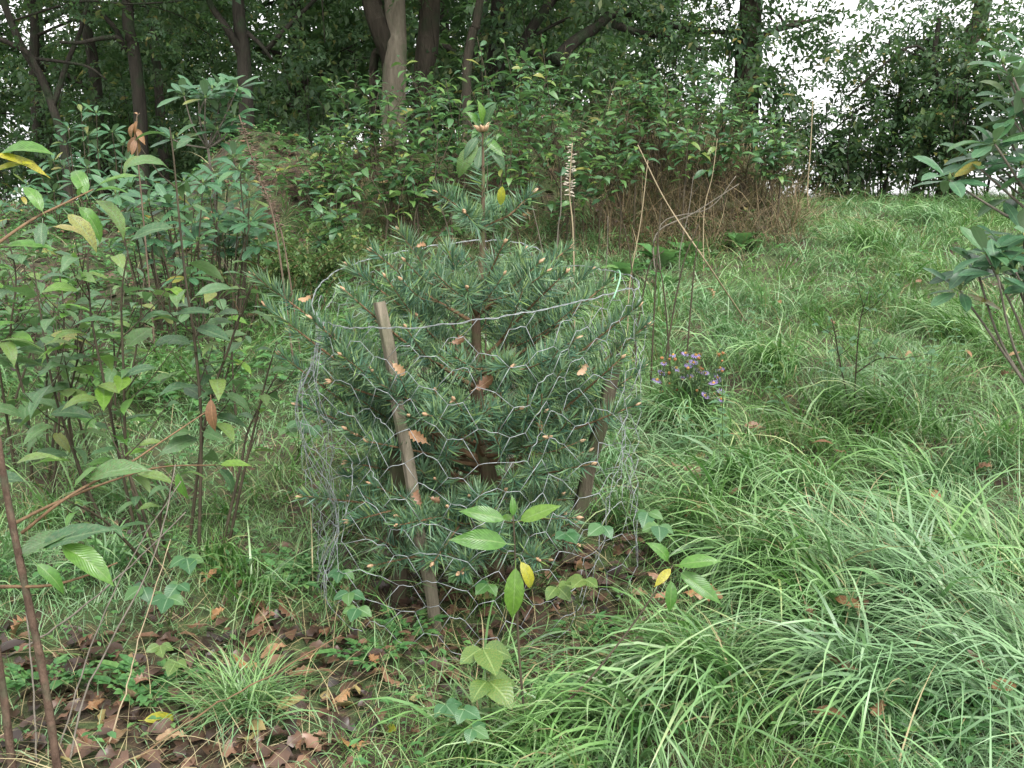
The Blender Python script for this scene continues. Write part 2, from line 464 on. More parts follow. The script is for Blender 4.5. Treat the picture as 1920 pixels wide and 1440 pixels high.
CH = [leaf_geo(T_CHERRY, f, bd, tw, .012, None, .14, i) for i, (f, bd, tw) in enumerate([(.25, .5, .1), (.35, .9, -.3), (.15, 1.3, .4), (.4, .3, -.2), (.2, 1.7, .2), (.3, .7, .6)])]
RH = [leaf_geo(T_RHODO, f, bd, 0, .008, None, .1, i) for i, (f, bd) in enumerate([(.2, .3), (.3, .6), (.12, .15), (.35, .9)])]
OAK = [leaf_geo(T_OAK, f, bd, tw, .04, None, .12, i + 5) for i, (f, bd, tw) in enumerate([(.4, .7, .4), (-.5, -1.4, -.8), (.9, 1.6, 1.0), (.2, -.6, .5), (-.8, 1.3, -1.3)])]
BR = [leaf_geo(T_BRAM, .12, bd, .05, .018, None, .06, i + 9) for i, bd in enumerate([.5, .8, .3])]
NE = [leaf_geo(T_NET, .2, .7, 0, .01, None, .08, 20), leaf_geo(T_NET, .3, 1.0, .2, .01, None, .08, 21)]
SI = [leaf_geo(T_SIMPLE, .3, .7, 0, .01, None, 0, 30), leaf_geo(T_SIMPLE, .2, 1.2, .4, .01, None, 0, 31), leaf_geo(T_SIMPLE, .5, .2, -.3, .01, None, 0, 32)]
SI2 = [leaf_geo(([0, .45, 1], [0, .24, 0]), f, bd, tw, .02, None, 0, 50 + i) for i, (f, bd, tw) in enumerate([(.3, .6, 0), (.2, 1.2, .4), (.5, .2, -.3)])]
def spray_geo(seed, nleaf=9, fl=.30):
    r = np.random.default_rng(seed); Vs, Fs, Us = [], [], []; off = 0
    for k in range(nleaf):
        t_ = .12 + .86 * k / (nleaf - 1); sg = 1 if k % 2 else -1
        a = (sg * r.uniform(.6, 1.2)) if k < nleaf - 1 else 0.
        V, Fc, U = SI2[k % 3]; V = V * fl * r.uniform(.75, 1.2)
        rx = r.normal(-.25, .35); V = np.stack([V[:, 0], V[:, 1] * math.cos(rx) - V[:, 2] * math.sin(rx), V[:, 1] * math.sin(rx) + V[:, 2] * math.cos(rx)], -1)
        V = np.stack([V[:, 0] * math.cos(a) + V[:, 1] * math.sin(a), -V[:, 0] * math.sin(a) + V[:, 1] * math.cos(a), V[:, 2]], -1)
        V = V + np.array([0, t_ * .8, -.18 * t_ * t_])
        Vs.append(V); Fs.append(Fc + off); Us.append(U); off += len(V)
    st = np.array([[-.008, 0, 0], [.008, 0, 0], [.005, .5, -.05], [-.005, .5, -.05]])
    Vs.append(st); Fs.append(np.array([[0, 1, 2], [0, 2, 3]]) + off); Us.append(np.full((4, 2), .5))
    return np.vstack(Vs), np.vstack(Fs), np.vstack(Us)
SPR = [spray_geo(60 + i) for i in range(5)]
NAR = [leaf_geo(T_NARROW, .3, .5, 0, 0, None, 0, 33)]
BROAD = [leaf_geo(T_BROAD, .2, .9, 0, .02, None, .12, 40), leaf_geo(T_BROAD, .3, .5, .2, .02, None, .12, 41)]

def protos_to_mesh(name, protos, mat):
    return [mk(name, V, [Fc], mat, UV) for V, Fc, UV in protos]
ME_CH = protos_to_mesh('cherry_leaf', CH, M_CHERRY)
ME_CHY = protos_to_mesh('cherry_leaf_bright', CH, M_CHERRY_Y)
ME_CHYEL = protos_to_mesh('cherry_leaf_yellow', CH, M_CHERRY_YEL)
ME_TH = protos_to_mesh('thicket_leaf', CH, M_THICKET)
ME_RH = protos_to_mesh('rhododendron_leaf', RH, M_RHODO)
ME_OAK = protos_to_mesh('oak_leaf', OAK, M_OAK)
ME_BR = protos_to_mesh('bramble_leaflet', BR, M_BRAMBLE)
ME_BRY = protos_to_mesh('crinkled_leaflet', BR, M_BRAMBLE_Y)
ME_NE = protos_to_mesh('nettle_leaf', NE, M_NETTLE)
ME_BROAD = protos_to_mesh('broad_leaf', BROAD, M_HERB)
ME_BROWN = protos_to_mesh('brown_leaf', CH, M_BROWNLEAF)

def leaf_part(parent, me, base, d, up=(0, 0, 1), s=.1, name='leaf', origin=None):
    R = frames(np.array([d], float), np.array([up], float))[0]
    T = np.array(base, float) - np.array(origin if origin is not None else parent.location)
    return obj(name, me, parent, MAT4(R, T, s))

def leaf_between(parent, me, p0, p1, up=(0, 0, 1), name='leaf', fac=.9):
    d = np.array(p1) - np.array(p0)
    return leaf_part(parent, me, p0, d, up, float(np.linalg.norm(d)) * fac, name)

# ------------------------------------------------------------------ ground
def axis(a, mid0, mid1, b, fine, grow=1.16):
    v = list(np.arange(mid0, mid1, fine)); s = fine; x = v[-1]
    while x < b: s *= grow; x += s; v.append(x)
    s = fine; x = v[0]; lo = []
    while x > a: s *= grow; x -= s; lo.append(x)
    return np.array(lo[::-1] + v)
gx = axis(-700, -5, 5, 700, .06); gy = axis(-30, 1.0, 11.5, 880, .06)
X, Yg = np.meshgrid(gx, gy)
Zg = gz(X, Yg) + .006 * np.sin(X * 37 + Yg * 23) * np.exp(-((Yg - 4) / 6) ** 2)
V = np.stack([X, Yg, Zg], -1).reshape(-1, 3)
nx, ny = len(gx), len(gy)
i = (np.arange(ny - 1)[:, None] * nx + np.arange(nx - 1)[None, :]).ravel()
ground = obj('ground', mk('ground', V, [np.stack([i, i + 1, i + nx + 1, i + nx], -1)], M_SOIL))
ground['kind'] = 'structure'
ground['label'] = 'brown soil and moss of the rising meadow slope'

# ------------------------------------------------------------------ grass
CAGE_C = (-.03, 3.12)

def litter_zone(x, y):
    """1 where the ground is bare leaf litter (lower left of the slope, under the fir, the bank)"""
    wob = .12 * np.sin(5 * x + 2) + .1 * np.sin(7 * y)
    a = sstep(-.15, -.55, x + wob) * sstep(2.95, 2.55, y + wob)
    c = sstep(.75, .35, np.hypot((x - CAGE_C[0]) / 1.0, (y - CAGE_C[1] + .12)) + wob * .5) * .85
    bk = sstep(7.6, 8.2, y + wob) * sstep(2.6, 1.7, x + wob) * sstep(-5.5, -4.5, x)
    fl = sstep(-1.6, -2.6, x + wob) * sstep(4.6, 5.8, y)
    return np.clip(np.maximum(np.maximum(a, c), np.maximum(bk, fl)), 0, 1)

def blades(Pb, az, L, W, e0, e1, K, lift=.0):
    n = len(Pb)
    s = (np.arange(K) + .5) / K
    el = e0[:, None] + (e1 - e0)[:, None] * s[None, :] ** 1.25
    seg = (L / K)[:, None]
    h = np.concatenate([np.zeros((n, 1)), np.cumsum(seg * np.cos(el), 1)], 1)
    z = np.concatenate([np.zeros((n, 1)), np.cumsum(seg * np.sin(el), 1)], 1)
    z = np.maximum(z, np.linspace(0, .02, K + 1)[None, :])
    curl = NR.normal(0, .25, n)[:, None] * (np.arange(K + 1) / K)[None, :]
    a = az[:, None] + curl
    C = np.stack([Pb[:, None, 0] + h * np.cos(a), Pb[:, None, 1] + h * np.sin(a), np.zeros_like(h)], -1)
    C[..., 2] = np.maximum(Pb[:, None, 2] + z, gz(C[..., 0], C[..., 1]) + .004)
    tw = az[:, None] + math.pi / 2 + NR.normal(0, .5, n)[:, None]
    side = np.stack([np.cos(tw) + 0 * h, np.sin(tw) + 0 * h, NR.normal(0, .35, n)[:, None] + 0 * h], -1)
    wk = (1 - (np.arange(K) / K) ** 1.8) * np.minimum(1, .55 + np.arange(K) / K * 1.5)
    off = side[:, :K] * (W[:, None] * .5 * wk[None, :])[..., None]
    V = np.concatenate([(C[:, :K] - off), (C[:, :K] + off), C[:, K:]], 1)      # 2K+1
    m = 2 * K + 1
    k = np.arange(K - 1)
    q = np.stack([k, K + k, K + k + 1, k + 1], -1)
    tr = np.array([[K - 1, 2 * K - 1, 2 * K]])
    b0 = (np.arange(n) * m)[:, None, None]
    v = np.arange(K) / K
    UV = np.concatenate([np.stack([np.zeros(K), v], -1), np.stack([np.ones(K), v], -1), [[.5, 1.]]])
    return V.reshape(-1, 3), (q[None] + b0).reshape(-1, 4), (tr[None] + b0).reshape(-1, 3), np.tile(UV, (n, 1))

def cat_blades(parts):
    Vs, Q, T, U = [], [], [], []; off = 0
    for v, q, t_, u in parts:
        Vs.append(v); Q.append(q + off); T.append(t_ + off); U.append(u); off += len(v)
    return np.vstack(Vs), [np.vstack(Q), np.vstack(T)], np.vstack(U)

def field(n, y0, y1, power=1.0, spread=.62, margin=.7):
    y = y0 + (y1 - y0) * NR.random(n) ** power
    x = (NR.random(n) * 2 - 1) * (spread * y + margin)
    return x, y

def lefty(x, y):
    """the left of the slope: shorter, greener grass among the saplings"""
    return sstep(.1, -.6, x + .1 * np.sin(y * 3))

parts = []; straw = []
def under(n, y0, y1, K, wmul, power=1.0):
    x, y = field(n, y0, y1, power)
    keep = NR.random(n) > litter_zone(x, y) * .9
    x, y = x[keep], y[keep]; n = len(x)
    L = NR.uniform(.06, .16, n) * (1 - .2 * lefty(x, y)); W = NR.uniform(.0022, .0045, n) * wmul
    return blades(np.stack([x, y, gz(x, y) - .005], -1), NR.uniform(0, 6.28, n), L, W, NR.uniform(.7, 1.5, n), NR.uniform(-.6, .8, n), K)
parts.append(under(38000, 1.7, 3.6, 4, 1.0))
parts.append(under(36000, 3.6, 6.5, 3, 1.35, .8))
parts.append(under(72000, 6.5, 13.0, 3, 2.0, .8))

def tussocks(nt, y0, y1, per, K, Lr, Wr, straw_frac=.13, power=1.0, xf=None):
    x, y = field(nt, y0, y1, power)
    pl = litter_zone(x, y)
    keep = NR.random(nt) > np.clip(pl * 1.05 + lefty(x, y) * .45, 0, 1)
    x, y = x[keep], y[keep]
    nt = len(x)
    flow = .9 * np.sin(1.7 * x + .8 * y) + .8 * np.sin(2.3 * y - x) - 2.2 + NR.normal(0, .7, nt)     # the way each tuft has fallen over
    strength = NR.uniform(.4, 1.0, nt)
    patchy = .5 + .5 * np.sin(1.9 * x + 1.1 * np.sin(1.7 * y) + .5) * np.sin(2.3 * y + .9 * x)
    size = NR.uniform(.45, 1.15, nt) * (.8 + .5 * patchy)
    cnt = NR.integers(int(per * .5), int(per * 1.5), nt)
    idx = np.repeat(np.arange(nt), cnt); n = len(idx)
    bx = x[idx] + NR.normal(0, .05, n) * size[idx]; by = y[idx] + NR.normal(0, .05, n) * size[idx]
    az = np.where(NR.random(n) < strength[idx], flow[idx] + NR.normal(0, .5, n), NR.uniform(0, 6.28, n))
    L = NR.uniform(Lr[0], Lr[1], n) * size[idx]; W = (Wr[0] * .45 + (Wr[1] - Wr[0] * .45) * NR.random(n) ** 1.35) * (.7 + .45 * patchy[idx])
    e0 = NR.uniform(.85, 1.5, n); e1 = NR.uniform(-1.25, .35, n)
    Pb = np.stack([bx, by, gz(bx, by) - .005], -1)
    st = NR.random(n) < straw_frac
    g = ~st
    parts.append(blades(Pb[g], az[g], L[g], W[g], e0[g], e1[g], K))
    if st.any():
        straw.append(blades(Pb[st], az[st], L[st] * .9, W[st] * .6, e0[st], e1[st] * .8, K))
tussocks(330, 1.75, 3.6, 62, 6, (.18, .50), (.0045, .0115))
tussocks(720, 3.6, 6.5, 38, 5, (.16, .42), (.005, .0105), power=.85)
tussocks(2300, 6.5, 13.0, 20, 4, (.16, .36), (.007, .012), power=.85)
for px, py, n, r_, fall in [(1790, 1180, 260, .13, 2.6), (1880, 1330, 240, .13, 2.9), (1620, 1330, 190, .12, 3.3), (1430, 1090, 170, .11, 3.9), (1740, 960, 170, .12, 2.7), (1520, 950, 150, .1, 4.0), (1280, 800, 150, .1, 4.2), (1850, 1080, 200, .12, 2.4), (1560, 1180, 150, .1, 3.2),
                        (1350, 1300, 170, .11, 3.5), (1180, 1400, 140, .1, 3.8), (1680, 800, 130, .11, 3.0), (1460, 700, 120, .11, 4.0), (1820, 640, 130, .13, 2.8), (1640, 470, 120, .18, 3.6), (1760, 420, 110, .2, 3.2), (1380, 930, 120, .1, 4.2)]:
    g0 = G(px, py); bx = g0.x + NR.normal(0, r_ * .5, n); by = g0.y + NR.normal(0, r_ * .5, n)
    parts.append(blades(np.stack([bx, by, gz(bx, by) - .005], -1), fall + NR.normal(0, .55, n), NR.uniform(.26, .55, n), NR.uniform(.006, .0135, n), NR.uniform(.8, 1.45, n), NR.uniform(-1.35, -.2, n), 7))
V, FL, UV = cat_blades(parts)
g_ = obj('meadow_grass', mk('meadow_grass', V, FL, M_GRASS, UV))
tag(g_, 'long wet green meadow grass lying over in tufts', 'grass', kind='stuff')

# straw and dead stems: everywhere thinly, thick under the fir and by the bank
def straws(n, y0, y1, f, Lr, Wr, e=(.1, 1.2)):
    x, y = field(n, y0, y1)
    k = NR.random(n) < f(x, y); x, y = x[k], y[k]; n = len(x)
    straw.append(blades(np.stack([x, y, gz(x, y)], -1), NR.uniform(0, 6.28, n), NR.uniform(*Lr, n), NR.uniform(*Wr, n), NR.uniform(*e, n), NR.uniform(-.7, .4, n), 4))
straws(8000, 1.7, 4.2, lambda x, y: .14 + .75 * litter_zone(x, y), (.08, .30), (.0015, .0035))
straws(3000, 4, 7.6, lambda x, y: .25 + 0 * x, (.12, .35), (.002, .004))
straws(9000, 7.2, 12.5, lambda x, y: .08 + .85 * sstep(7.4, 8.2, y) * sstep(4.0, 2.2, x) * sstep(-3, -1, x), (.12, .45), (.003, .006))
V, FL, UV = cat_blades(straw)
g_ = obj('dead_grass', mk('dead_grass', V, FL, M_STRAW, UV))
tag(g_, 'dry straw coloured grass stalks tangled among the green', 'dead grass', kind='stuff')

# leaf litter on the bare ground
def litter(n, y0, y1, f, protos, s, name, label, mat, tilt=.35, h=.012):
    x, y = field(n, y0, y1)
    k = NR.random(n) < f(x, y); x, y = x[k], y[k]; n = len(x)
    az = NR.uniform(0, 6.28, n)
    d = np.stack([np.cos(az), np.sin(az), NR.normal(.12, tilt * .5, n)], -1)
    up = norm(np.stack([NR.normal(0, tilt, n), NR.normal(-.1, tilt, n), np.ones(n)], -1))
    V, FL, UV = scatter_multi(protos, frames(d, up), np.stack([x, y, gz(x, y) + NR.uniform(.004, h, n)], -1), NR.uniform(*s, n))
    o_ = obj(name, mk(name, V, FL, mat, UV))
    return tag(o_, label, 'leaf litter', kind='stuff')
OAKS = [leaf_geo(([0, .2, .35, .55, .7, .85, 1], [0, .16, .1, .26, .15, .2, 0]), f, bd, tw, .05, None, .1, i) for i, (f, bd, tw) in enumerate([(.3, .6, .3), (-.4, -.7, -.5), (.2, 1.0, .8)])]
litter(9000, 1.6, 4.2, lambda x, y: .04 + .96 * litter_zone(x, y), OAKS + SI, (.03, .085), 'leaf_litter', 'wet brown leaf litter on the bare soil by the saplings', M_LITTER, h=.03)
litter(6500, 5.0, 11.0, lambda x, y: .9 * litter_zone(x, y), SI, (.06, .12), 'leaf_litter', 'brown dead leaves over the bank and under the trees', M_LITTER, h=.05)

# low herbs between the grass (uncountable ground cover)
def cover(n, y0, y1, f, s, name, label, mat, protos=SI):
    x, y = field(n, y0, y1)
    k = NR.random(n) < f(x, y); x, y = x[k], y[k]
    rep = 7; n = len(x) * rep
    xx = np.repeat(x, rep) + NR.normal(0, .035, n); yy = np.repeat(y, rep) + NR.normal(0, .035, n)
    az = NR.uniform(0, 6.28, n)
    d = np.stack([np.cos(az), np.sin(az), NR.normal(.25, .2, n)], -1)
    V, FL, UV = scatter_multi(protos, frames(d, np.tile([0, 0, 1.], (n, 1))), np.stack([xx, yy, gz(xx, yy) + NR.uniform(.03, .11, n)], -1), NR.uniform(*s, n))
    return tag(obj(name, mk(name, V, FL, mat, UV)), label, 'ground cover', kind='stuff')
cover(2600, 1.7, 5.0, lambda x, y: .38 + .1 * lefty(x, y) - .42 * litter_zone(x, y), (.012, .036), 'ground_herbs', 'small leafy green weeds growing low between the grass', M_HERB)
cover(3600, 4.5, 10.5, lambda x, y: .1 + .9 * sstep(.0, -1.0, x) + .4 * sstep(7.0, 7.8, y) * sstep(2.4, 1.2, x), (.035, .08), 'ground_herbs', 'leafy undergrowth along the foot of the bank and thicket', M_HERB)

# ------------------------------------------------------------------ the fir
FY = 3.12
fir_base = P(928, 1085, FY)
fir_base.z = float(gz(fir_base.x, fir_base.y)) - .01
fir = thing('fir_tree', 'young blue-green fir with tan buds growing inside the wire cage', 'fir tree', fir_base)
FO = np.array(fir_base)
trunk_px = [(928, 1085), (922, 930), (905, 840), (896, 760), (895, 680), (893, 590), (902, 500), (905, 430), (906, 330), (905, 246)]
trunk = smooth_line([fir_base] + [P(a, b_, FY) for a, b_ in trunk_px[1:]], 5)
tl = np.linspace(0, 1, len(trunk))
tube_obj('trunk', trunk, .030 * (1 - tl) ** 1.35 + .0035, None, M_FIRTRUNK, fir, 7, .04, FO)

def trunk_at(py):
    z = P(900, py, FY).z
    j = int(np.argmin(abs(trunk[:, 2] - z)))
    return trunk[j]

NEEDLE = (np.array([[-.5, 0, 0], [.5, 0, 0], [.42, .6, .05], [-.42, .6, .05], [0, 1, .10], [0, .35, .55], ], float) , None, None)
# needle: a thin ridged blade, width is scaled separately
def needles(lines, mats_len=.064, dens=430, width=.0039, ring=1.0, start=.0):
    """needles around each twig line, longer sides, sweeping up and forward"""
    Vs, Fs, Us = [], [], []; off = 0
    for ln, dens_k, st in lines:
        ln = np.asarray(ln); seg = np.linalg.norm(np.diff(ln, axis=0), axis=1); Ltot = seg.sum()
        n = max(8, int(Ltot * (1 - st) * dens * dens_k))
        t = st + (1 - st) * NR.random(n) ** .75
        cum = np.concatenate([[0], np.cumsum(seg)]) / Ltot
        p = np.stack([np.interp(t, cum, ln[:, c]) for c in range(3)], -1)
        tg = np.gradient(ln, axis=0); tg = norm(tg)
        T = norm(np.stack([np.interp(t, cum, tg[:, c]) for c in range(3)], -1))
        upv = np.tile([0, 0, 1.], (n, 1))
        A = norm(np.cross(T, upv) + 1e-6); B = np.cross(A, T)
        th = NR.normal(0, 1.7, n)                                   # 0 = straight up from the twig
        rad = np.sin(th)[:, None] * A + np.cos(th)[:, None] * B
        fwd = .32 + 1.2 * np.clip((t - .82) / .18, 0, 1)
        fwd = fwd + NR.normal(0, .18, n)
        d = norm(rad + fwd[:, None] * T + .05 * upv)
        L = mats_len * NR.uniform(.7, 1.15, n) * (1 - .25 * np.clip((t - .85) / .15, 0, 1))
        s = norm(np.cross(d, norm(NR.normal(0, 1, (n, 3)) + .8 * upv))) * (width * NR.uniform(.8, 1.2, n))[:, None]
        bend = upv * (L * .07)[:, None]
        m = p + d * (L * .55)[:, None] + bend * .35; e = p + d * L[:, None] + bend
        V = np.stack([p - s * .35, p + s * .35, m + s * .5, m - s * .5, e], 1)
        b0 = (np.arange(n) * 5)[:, None, None] + off
        Fc = np.array([[0, 1, 2], [0, 2, 3], [3, 2, 4]])[None] + b0
        Vs.append(V.reshape(-1, 3)); Fs.append(Fc.reshape(-1, 3)); off += n * 5
        Us.append(np.tile([[0, 0], [1, 0], [1, .55], [0, .55], [.5, 1]], (n, 1)))
    return np.vstack(Vs), [np.vstack(Fs)], np.vstack(Us)

def bud_geo(p, d, s):
    """pointed bud: small lathe"""
    prof = [(0, .0), (.15, .20), (.4, .25), (.7, .16), (1, 0)]
    line = np.array([np.array(p) + np.array(d) * s * a for a, _ in prof])
    return tube(line, np.array([max(.02, r_) * s for _, r_ in prof]), n=6)

BRANCHES = [  # trunk joint py, tip px, tip py, depth offset
    (432, 820, 362, -.05), (432, 998, 362, .0), (432, 872, 398, -.2), (432, 930, 385, .22),
    (588, 748, 432, .12), (588, 700, 470, -.05), (588, 655, 500, .12), (588, 838, 462, .3), (588, 945, 455, -.26), (588, 1066, 466, .18), (588, 1010, 494, -.05), (588, 876, 540, -.34), (588, 985, 468, .36),
    (690, 647, 545, -.2), (690, 1108, 507, .2), (690, 1060, 512, -.12), (690, 1143, 528, .05), (690, 1213, 610, -.08), (690, 958, 688, -.46), (690, 800, 560, .36), (690, 1000, 600, .4), (690, 745, 575, .1),
    (795, 478, 518, -.03), (780, 525, 665, .06), (780, 545, 622, .22), (780, 1165, 672, -.28), (780, 1205, 690, .12), (780, 800, 778, -.47), (780, 622, 715, -.18), (780, 1082, 690, -.2), (780, 1000, 655, .42), (780, 870, 650, .4),
    (800, 500, 575, -.12), (800, 1195, 575, -.12), (780, 585, 600, -.25), (862, 560, 760, -.1), (862, 1190, 760, -.15),
    (862, 692, 828, -.27), (862, 652, 866, -.1), (862, 610, 790, .25), (862, 1108, 870, -.28), (862, 1150, 800, .2), (862, 955, 800, .4), (862, 852, 750, -.38), (862, 1030, 820, -.3), (862, 760, 870, .1),
    (985, 700, 1060, -.38), (985, 1010, 1050, -.4), (985, 860, 1075, -.46), (985, 1080, 1020, -.25), (960, 745, 985, -.47),
    (945, 568, 930, -.15), (945, 655, 978, -.3), (945, 640, 890, .2), (945, 1092, 935, .1), (945, 928, 1003, -.47), (945, 812, 1055, -.44), (945, 1005, 935, .4), (945, 1052, 965, -.1), (945, 740, 930, .2), (945, 880, 930, -.3),
]
def fir_branch(a, tip, r0, lat=True, start=.18):
    a = np.array(a, float); b_ = np.array(tip, float); d = b_ - a; L = np.linalg.norm(d)
    mid = a + d * .5 - np.array([0, 0, .012 * L]) + NR.normal(0, .01, 3)
    ln = smooth_line([a, a + d * .22 - np.array([0, 0, .02 * L]), mid, b_], 4)
    br = tube_obj('branch', ln, r0, .0022, M_TWIG, fir, 5, .05, FO)
    lines = [(ln, 1.55 if L > .3 else 2.2, start if L > .3 else .08)]; twigs = []; buds = []
    ends = [(ln[-1], norm(ln[-1] - ln[-3]))]
    if lat and L > .3:
        npair = int(np.clip(L / .2, 1, 2))
        for k in range(npair):
            f = .38 + .5 * (k + NR.random() * .4) / npair
            for sgn in (-1, 1):
                if NR.random() < .15: continue
                j = int(f * (len(ln) - 1)); q = ln[j]; tg = norm(ln[min(j + 1, len(ln) - 1)] - ln[j - 1])
                sd = norm(np.cross(tg, [0, 0, 1])) * sgn
                dd = norm(tg * .75 + sd * .85 + np.array([0, 0, .12]) + NR.normal(0, .1, 3))
                LL = L * (1 - f) * NR.uniform(.55, .9) + .06
                tw = smooth_line([q, q + dd * LL * .5 - np.array([0, 0, .01]), q + dd * LL + np.array([0, 0, .02])], 3)
                twigs.append(tw); lines.append((tw, 1.1, .05)); ends.append((tw[-1], norm(tw[-1] - tw[-2])))
    for tw in twigs: tube_obj('twig', tw, .0028, .0016, M_TWIG, br, 4, 0, FO)
    V, FL, UV = needles(lines)
    nd = obj('needles', mk('needles', V - FO, FL, M_NEEDLE, UV), br); nd['kind'] = 'stuff'
    for k, (e, dr) in enumerate(ends):
        if k > 1: break
        for q in range(2 if k == 0 else 1):
            dq = norm(dr + NR.normal(0, .35, 3) * (q > 0))
            V, Q, T = bud_geo((0, 0, 0), dq, NR.uniform(.017, .026))
            obj('bud', mk('bud', V, [Q, T], M_BUD), br, Matrix.Translation(Vector(e - FO)))

for tp, px, py, dy in BRANCHES:
    if abs(px - 900) > 110 and tp < 900: tp = min(955, max(tp, py + (.74 if py < 700 else .2) * abs(px - 900)))
    a = trunk_at(tp + NR.uniform(-8, 8))
    tip = P(px, py, FY + dy)
    L = (tip - Vector(a)).length
    fir_branch(a, tip, .0035 + .011 * min(L, .8), True, .2 if L < .4 else .3)
# leader needles and bud cluster
V, FL, UV = needles([(trunk[-14:], .75, .05)])
ld = obj('leader_needles', mk('leader_needles', V - FO, FL, M_NEEDLE, UV), fir); ld['kind'] = 'stuff'
for a in np.arange(7) * .9:
    V, Q, T = bud_geo((0, 0, 0), norm(np.array([math.cos(a) * .9, math.sin(a) * .9, .5 if a else 1.2])), .034)
    obj('bud', mk('bud', V, [Q, T], M_BUD), fir, Matrix.Translation(Vector(trunk[-1] - FO)))

# ------------------------------------------------------------------ chicken wire cage
rim_px = [(600, 604, 2.98), (655, 613, 2.80), (780, 614, 2.67), (900, 599, 2.62), (1005, 583, 2.64), (1100, 562, 2.76), (1170, 543, 2.92), (1196, 540, 3.06),
          (1190, 522, 3.2), (1148, 508, 3.38), (1090, 499, 3.50), (1022, 497, 3.58), (1012, 470, 3.63), (960, 453, 3.66), (880, 452, 3.66), (790, 466, 3.6), (700, 484, 3.5), (640, 504, 3.36), (600, 535, 3.2), (584, 572, 3.06)]
rim_ctrl = [np.array(P(*q)) for q in rim_px]
loop = smooth_line(rim_ctrl + [rim_ctrl[0]], 8)
seg = np.linalg.norm(np.diff(loop, axis=0), axis=1); cum = np.concatenate([[0], np.cumsum(seg)]); CIRC = cum[-1]; cum /= cum[-1]
loop[1:-1] += NR.normal(0, .0018, (len(loop) - 2, 3))
def rim(u):
    u = np.mod(u, 1.0)
    return np.stack([np.interp(u, cum, loop[:, c]) for c in range(3)], -1)
cen = loop.mean(0)
def base_of(u):
    r_ = rim(u); b_ = r_.copy()
    b_[..., :2] = cen[:2] + (r_[..., :2] - cen[:2]) * (1.02 + .06 * np.sin(2 * math.pi * u * 2 + 1))[..., None]
    b_[..., 2] = gz(b_[..., 0], b_[..., 1]) + .005
    return b_
def net(u, v):
    u = np.asarray(u, float); v = np.asarray(v, float)
    r_ = rim(u); b_ = base_of(u)
    p = r_ * (1 - v)[..., None] + b_ * v[..., None]
    bulge = .03 * np.sin(v * math.pi * 2.2 + 5 * u * 6.28) + .024 * np.sin(9 * u * 6.28 + v * 5) + .012 * np.sin(17 * u * 6.28 - v * 11)
    out = p - np.array([cen[0], cen[1], 0]); out[..., 2] = 0; out = norm(out)
    p = p + out * (bulge * np.minimum(1, v * 4) * np.minimum(1, (1 - v) * 6))[..., None]
    p[..., 2] += (.012 * np.sin(23 * u * 6.28 + v * 3) + .016 * np.sin(7 * u * 6.28 + v * 7)) * np.minimum(1, v * 4) * np.minimum(1, (1 - v) * 6)
    return p
cage_loc = Vector((cen[0], cen[1], float(gz(cen[0], cen[1]))))
cage = thing('wire_cage', 'round cage of galvanised hexagonal chicken wire around the young fir', 'wire cage', cage_loc)
CO = np.array(cage_loc)
NC = 40; NRW = 11                       # columns around, rows down
du = 1.0 / NC
rows_v = 1.0 / NRW
tubes = []
flat = .5 * du * .95
def wire(a, b_, r, n=4, mid=False):
    a = np.array(a); b_ = np.array(b_)
    pts = np.linspace(a, b_, 4 if mid else 2)
    if mid: pts[1] += NR.normal(0, .0022, 3); pts[2] += NR.normal(0, .0022, 3)
    tubes.append(tube(pts - CO, r, r, n))
jit = NR.normal(0, .0035, (NC + 1, NRW * 2 + 3, 2)); jit[NC] = jit[0]
def node(i, j, side):
    """twisted flat edge of column i at half-row j; side -1/+1 are its two ends"""
    u = (i + side * .27) * du + jit[i % NC, j, 0] * .35
    v = np.clip(j * rows_v * .5 + jit[i % NC, j, 1] * 1.2, 0, 1)
    return net(np.array(u), np.array(v))
for i in range(NC):
    for j in range(1, NRW * 2):
        if (i + j) % 2: continue
        a, b_ = node(i, j, -1), node(i, j, 1)
        wire(a, b_, .00105, 5, True)                   # the twisted length
        for dj in (-1, 1):
            if 0 < j + dj < NRW * 2:
                wire(b_, node((i + 1) % NC, j + dj, -1) if i + 1 < NC else net(np.array((NC - .27) * du + du * .0 + (1 * du) * 0 + .0 * du) * 0 + np.array(1.0 - .27 * du), np.array((j + dj) * rows_v * .5)), .00075, 4)
            elif j + dj == 0:
                wire(b_, net(np.array((i + .75) * du), np.array(0.0)), .00075, 4)
V, FL = join_tubes(tubes)
obj('wire_netting', mk('wire_netting', V, FL, M_WIRE), cage)
tubes = []
ul = np.linspace(0, 1, 240)
for ph in (0, math.pi):                                # the rim is two wires twisted together
    c_ = rim(ul)
    c_[:, 2] += .0014 * np.sin(ul * CIRC / .012 * 2 * math.pi / 6 + ph); c_[:, 0] += .0014 * np.cos(ul * CIRC / .012 * 2 * math.pi / 6 + ph)
    tubes.append(tube(c_ - CO, .0010, .0010, 5))
V, FL = join_tubes(tubes)
obj('rim_wire', mk('rim_wire', V, FL, M_WIRE), cage)
tubes = []
for q in range(7):                                      # loose seam where the netting is gathered
    u0 = .985 + .006 * q
    vv = np.linspace(0, 1, 22)
    ln = net(np.full(22, u0 % 1) + .006 * np.sin(vv * 9 + q), vv) + NR.normal(0, .004, (22, 3))
    tubes.append(tube(ln - CO, .0009, .0009, 4))
V, FL = join_tubes(tubes)
obj('seam_wires', mk('seam_wires', V, FL, M_WIRE), cage)
tie = smooth_line([P(1150, 560, 2.86), P(1158, 538, 2.88), P(1163, 518, 2.95), P(1160, 507, 3.1), P(1154, 512, 3.2), P(1153, 526, 3.1)], 6)
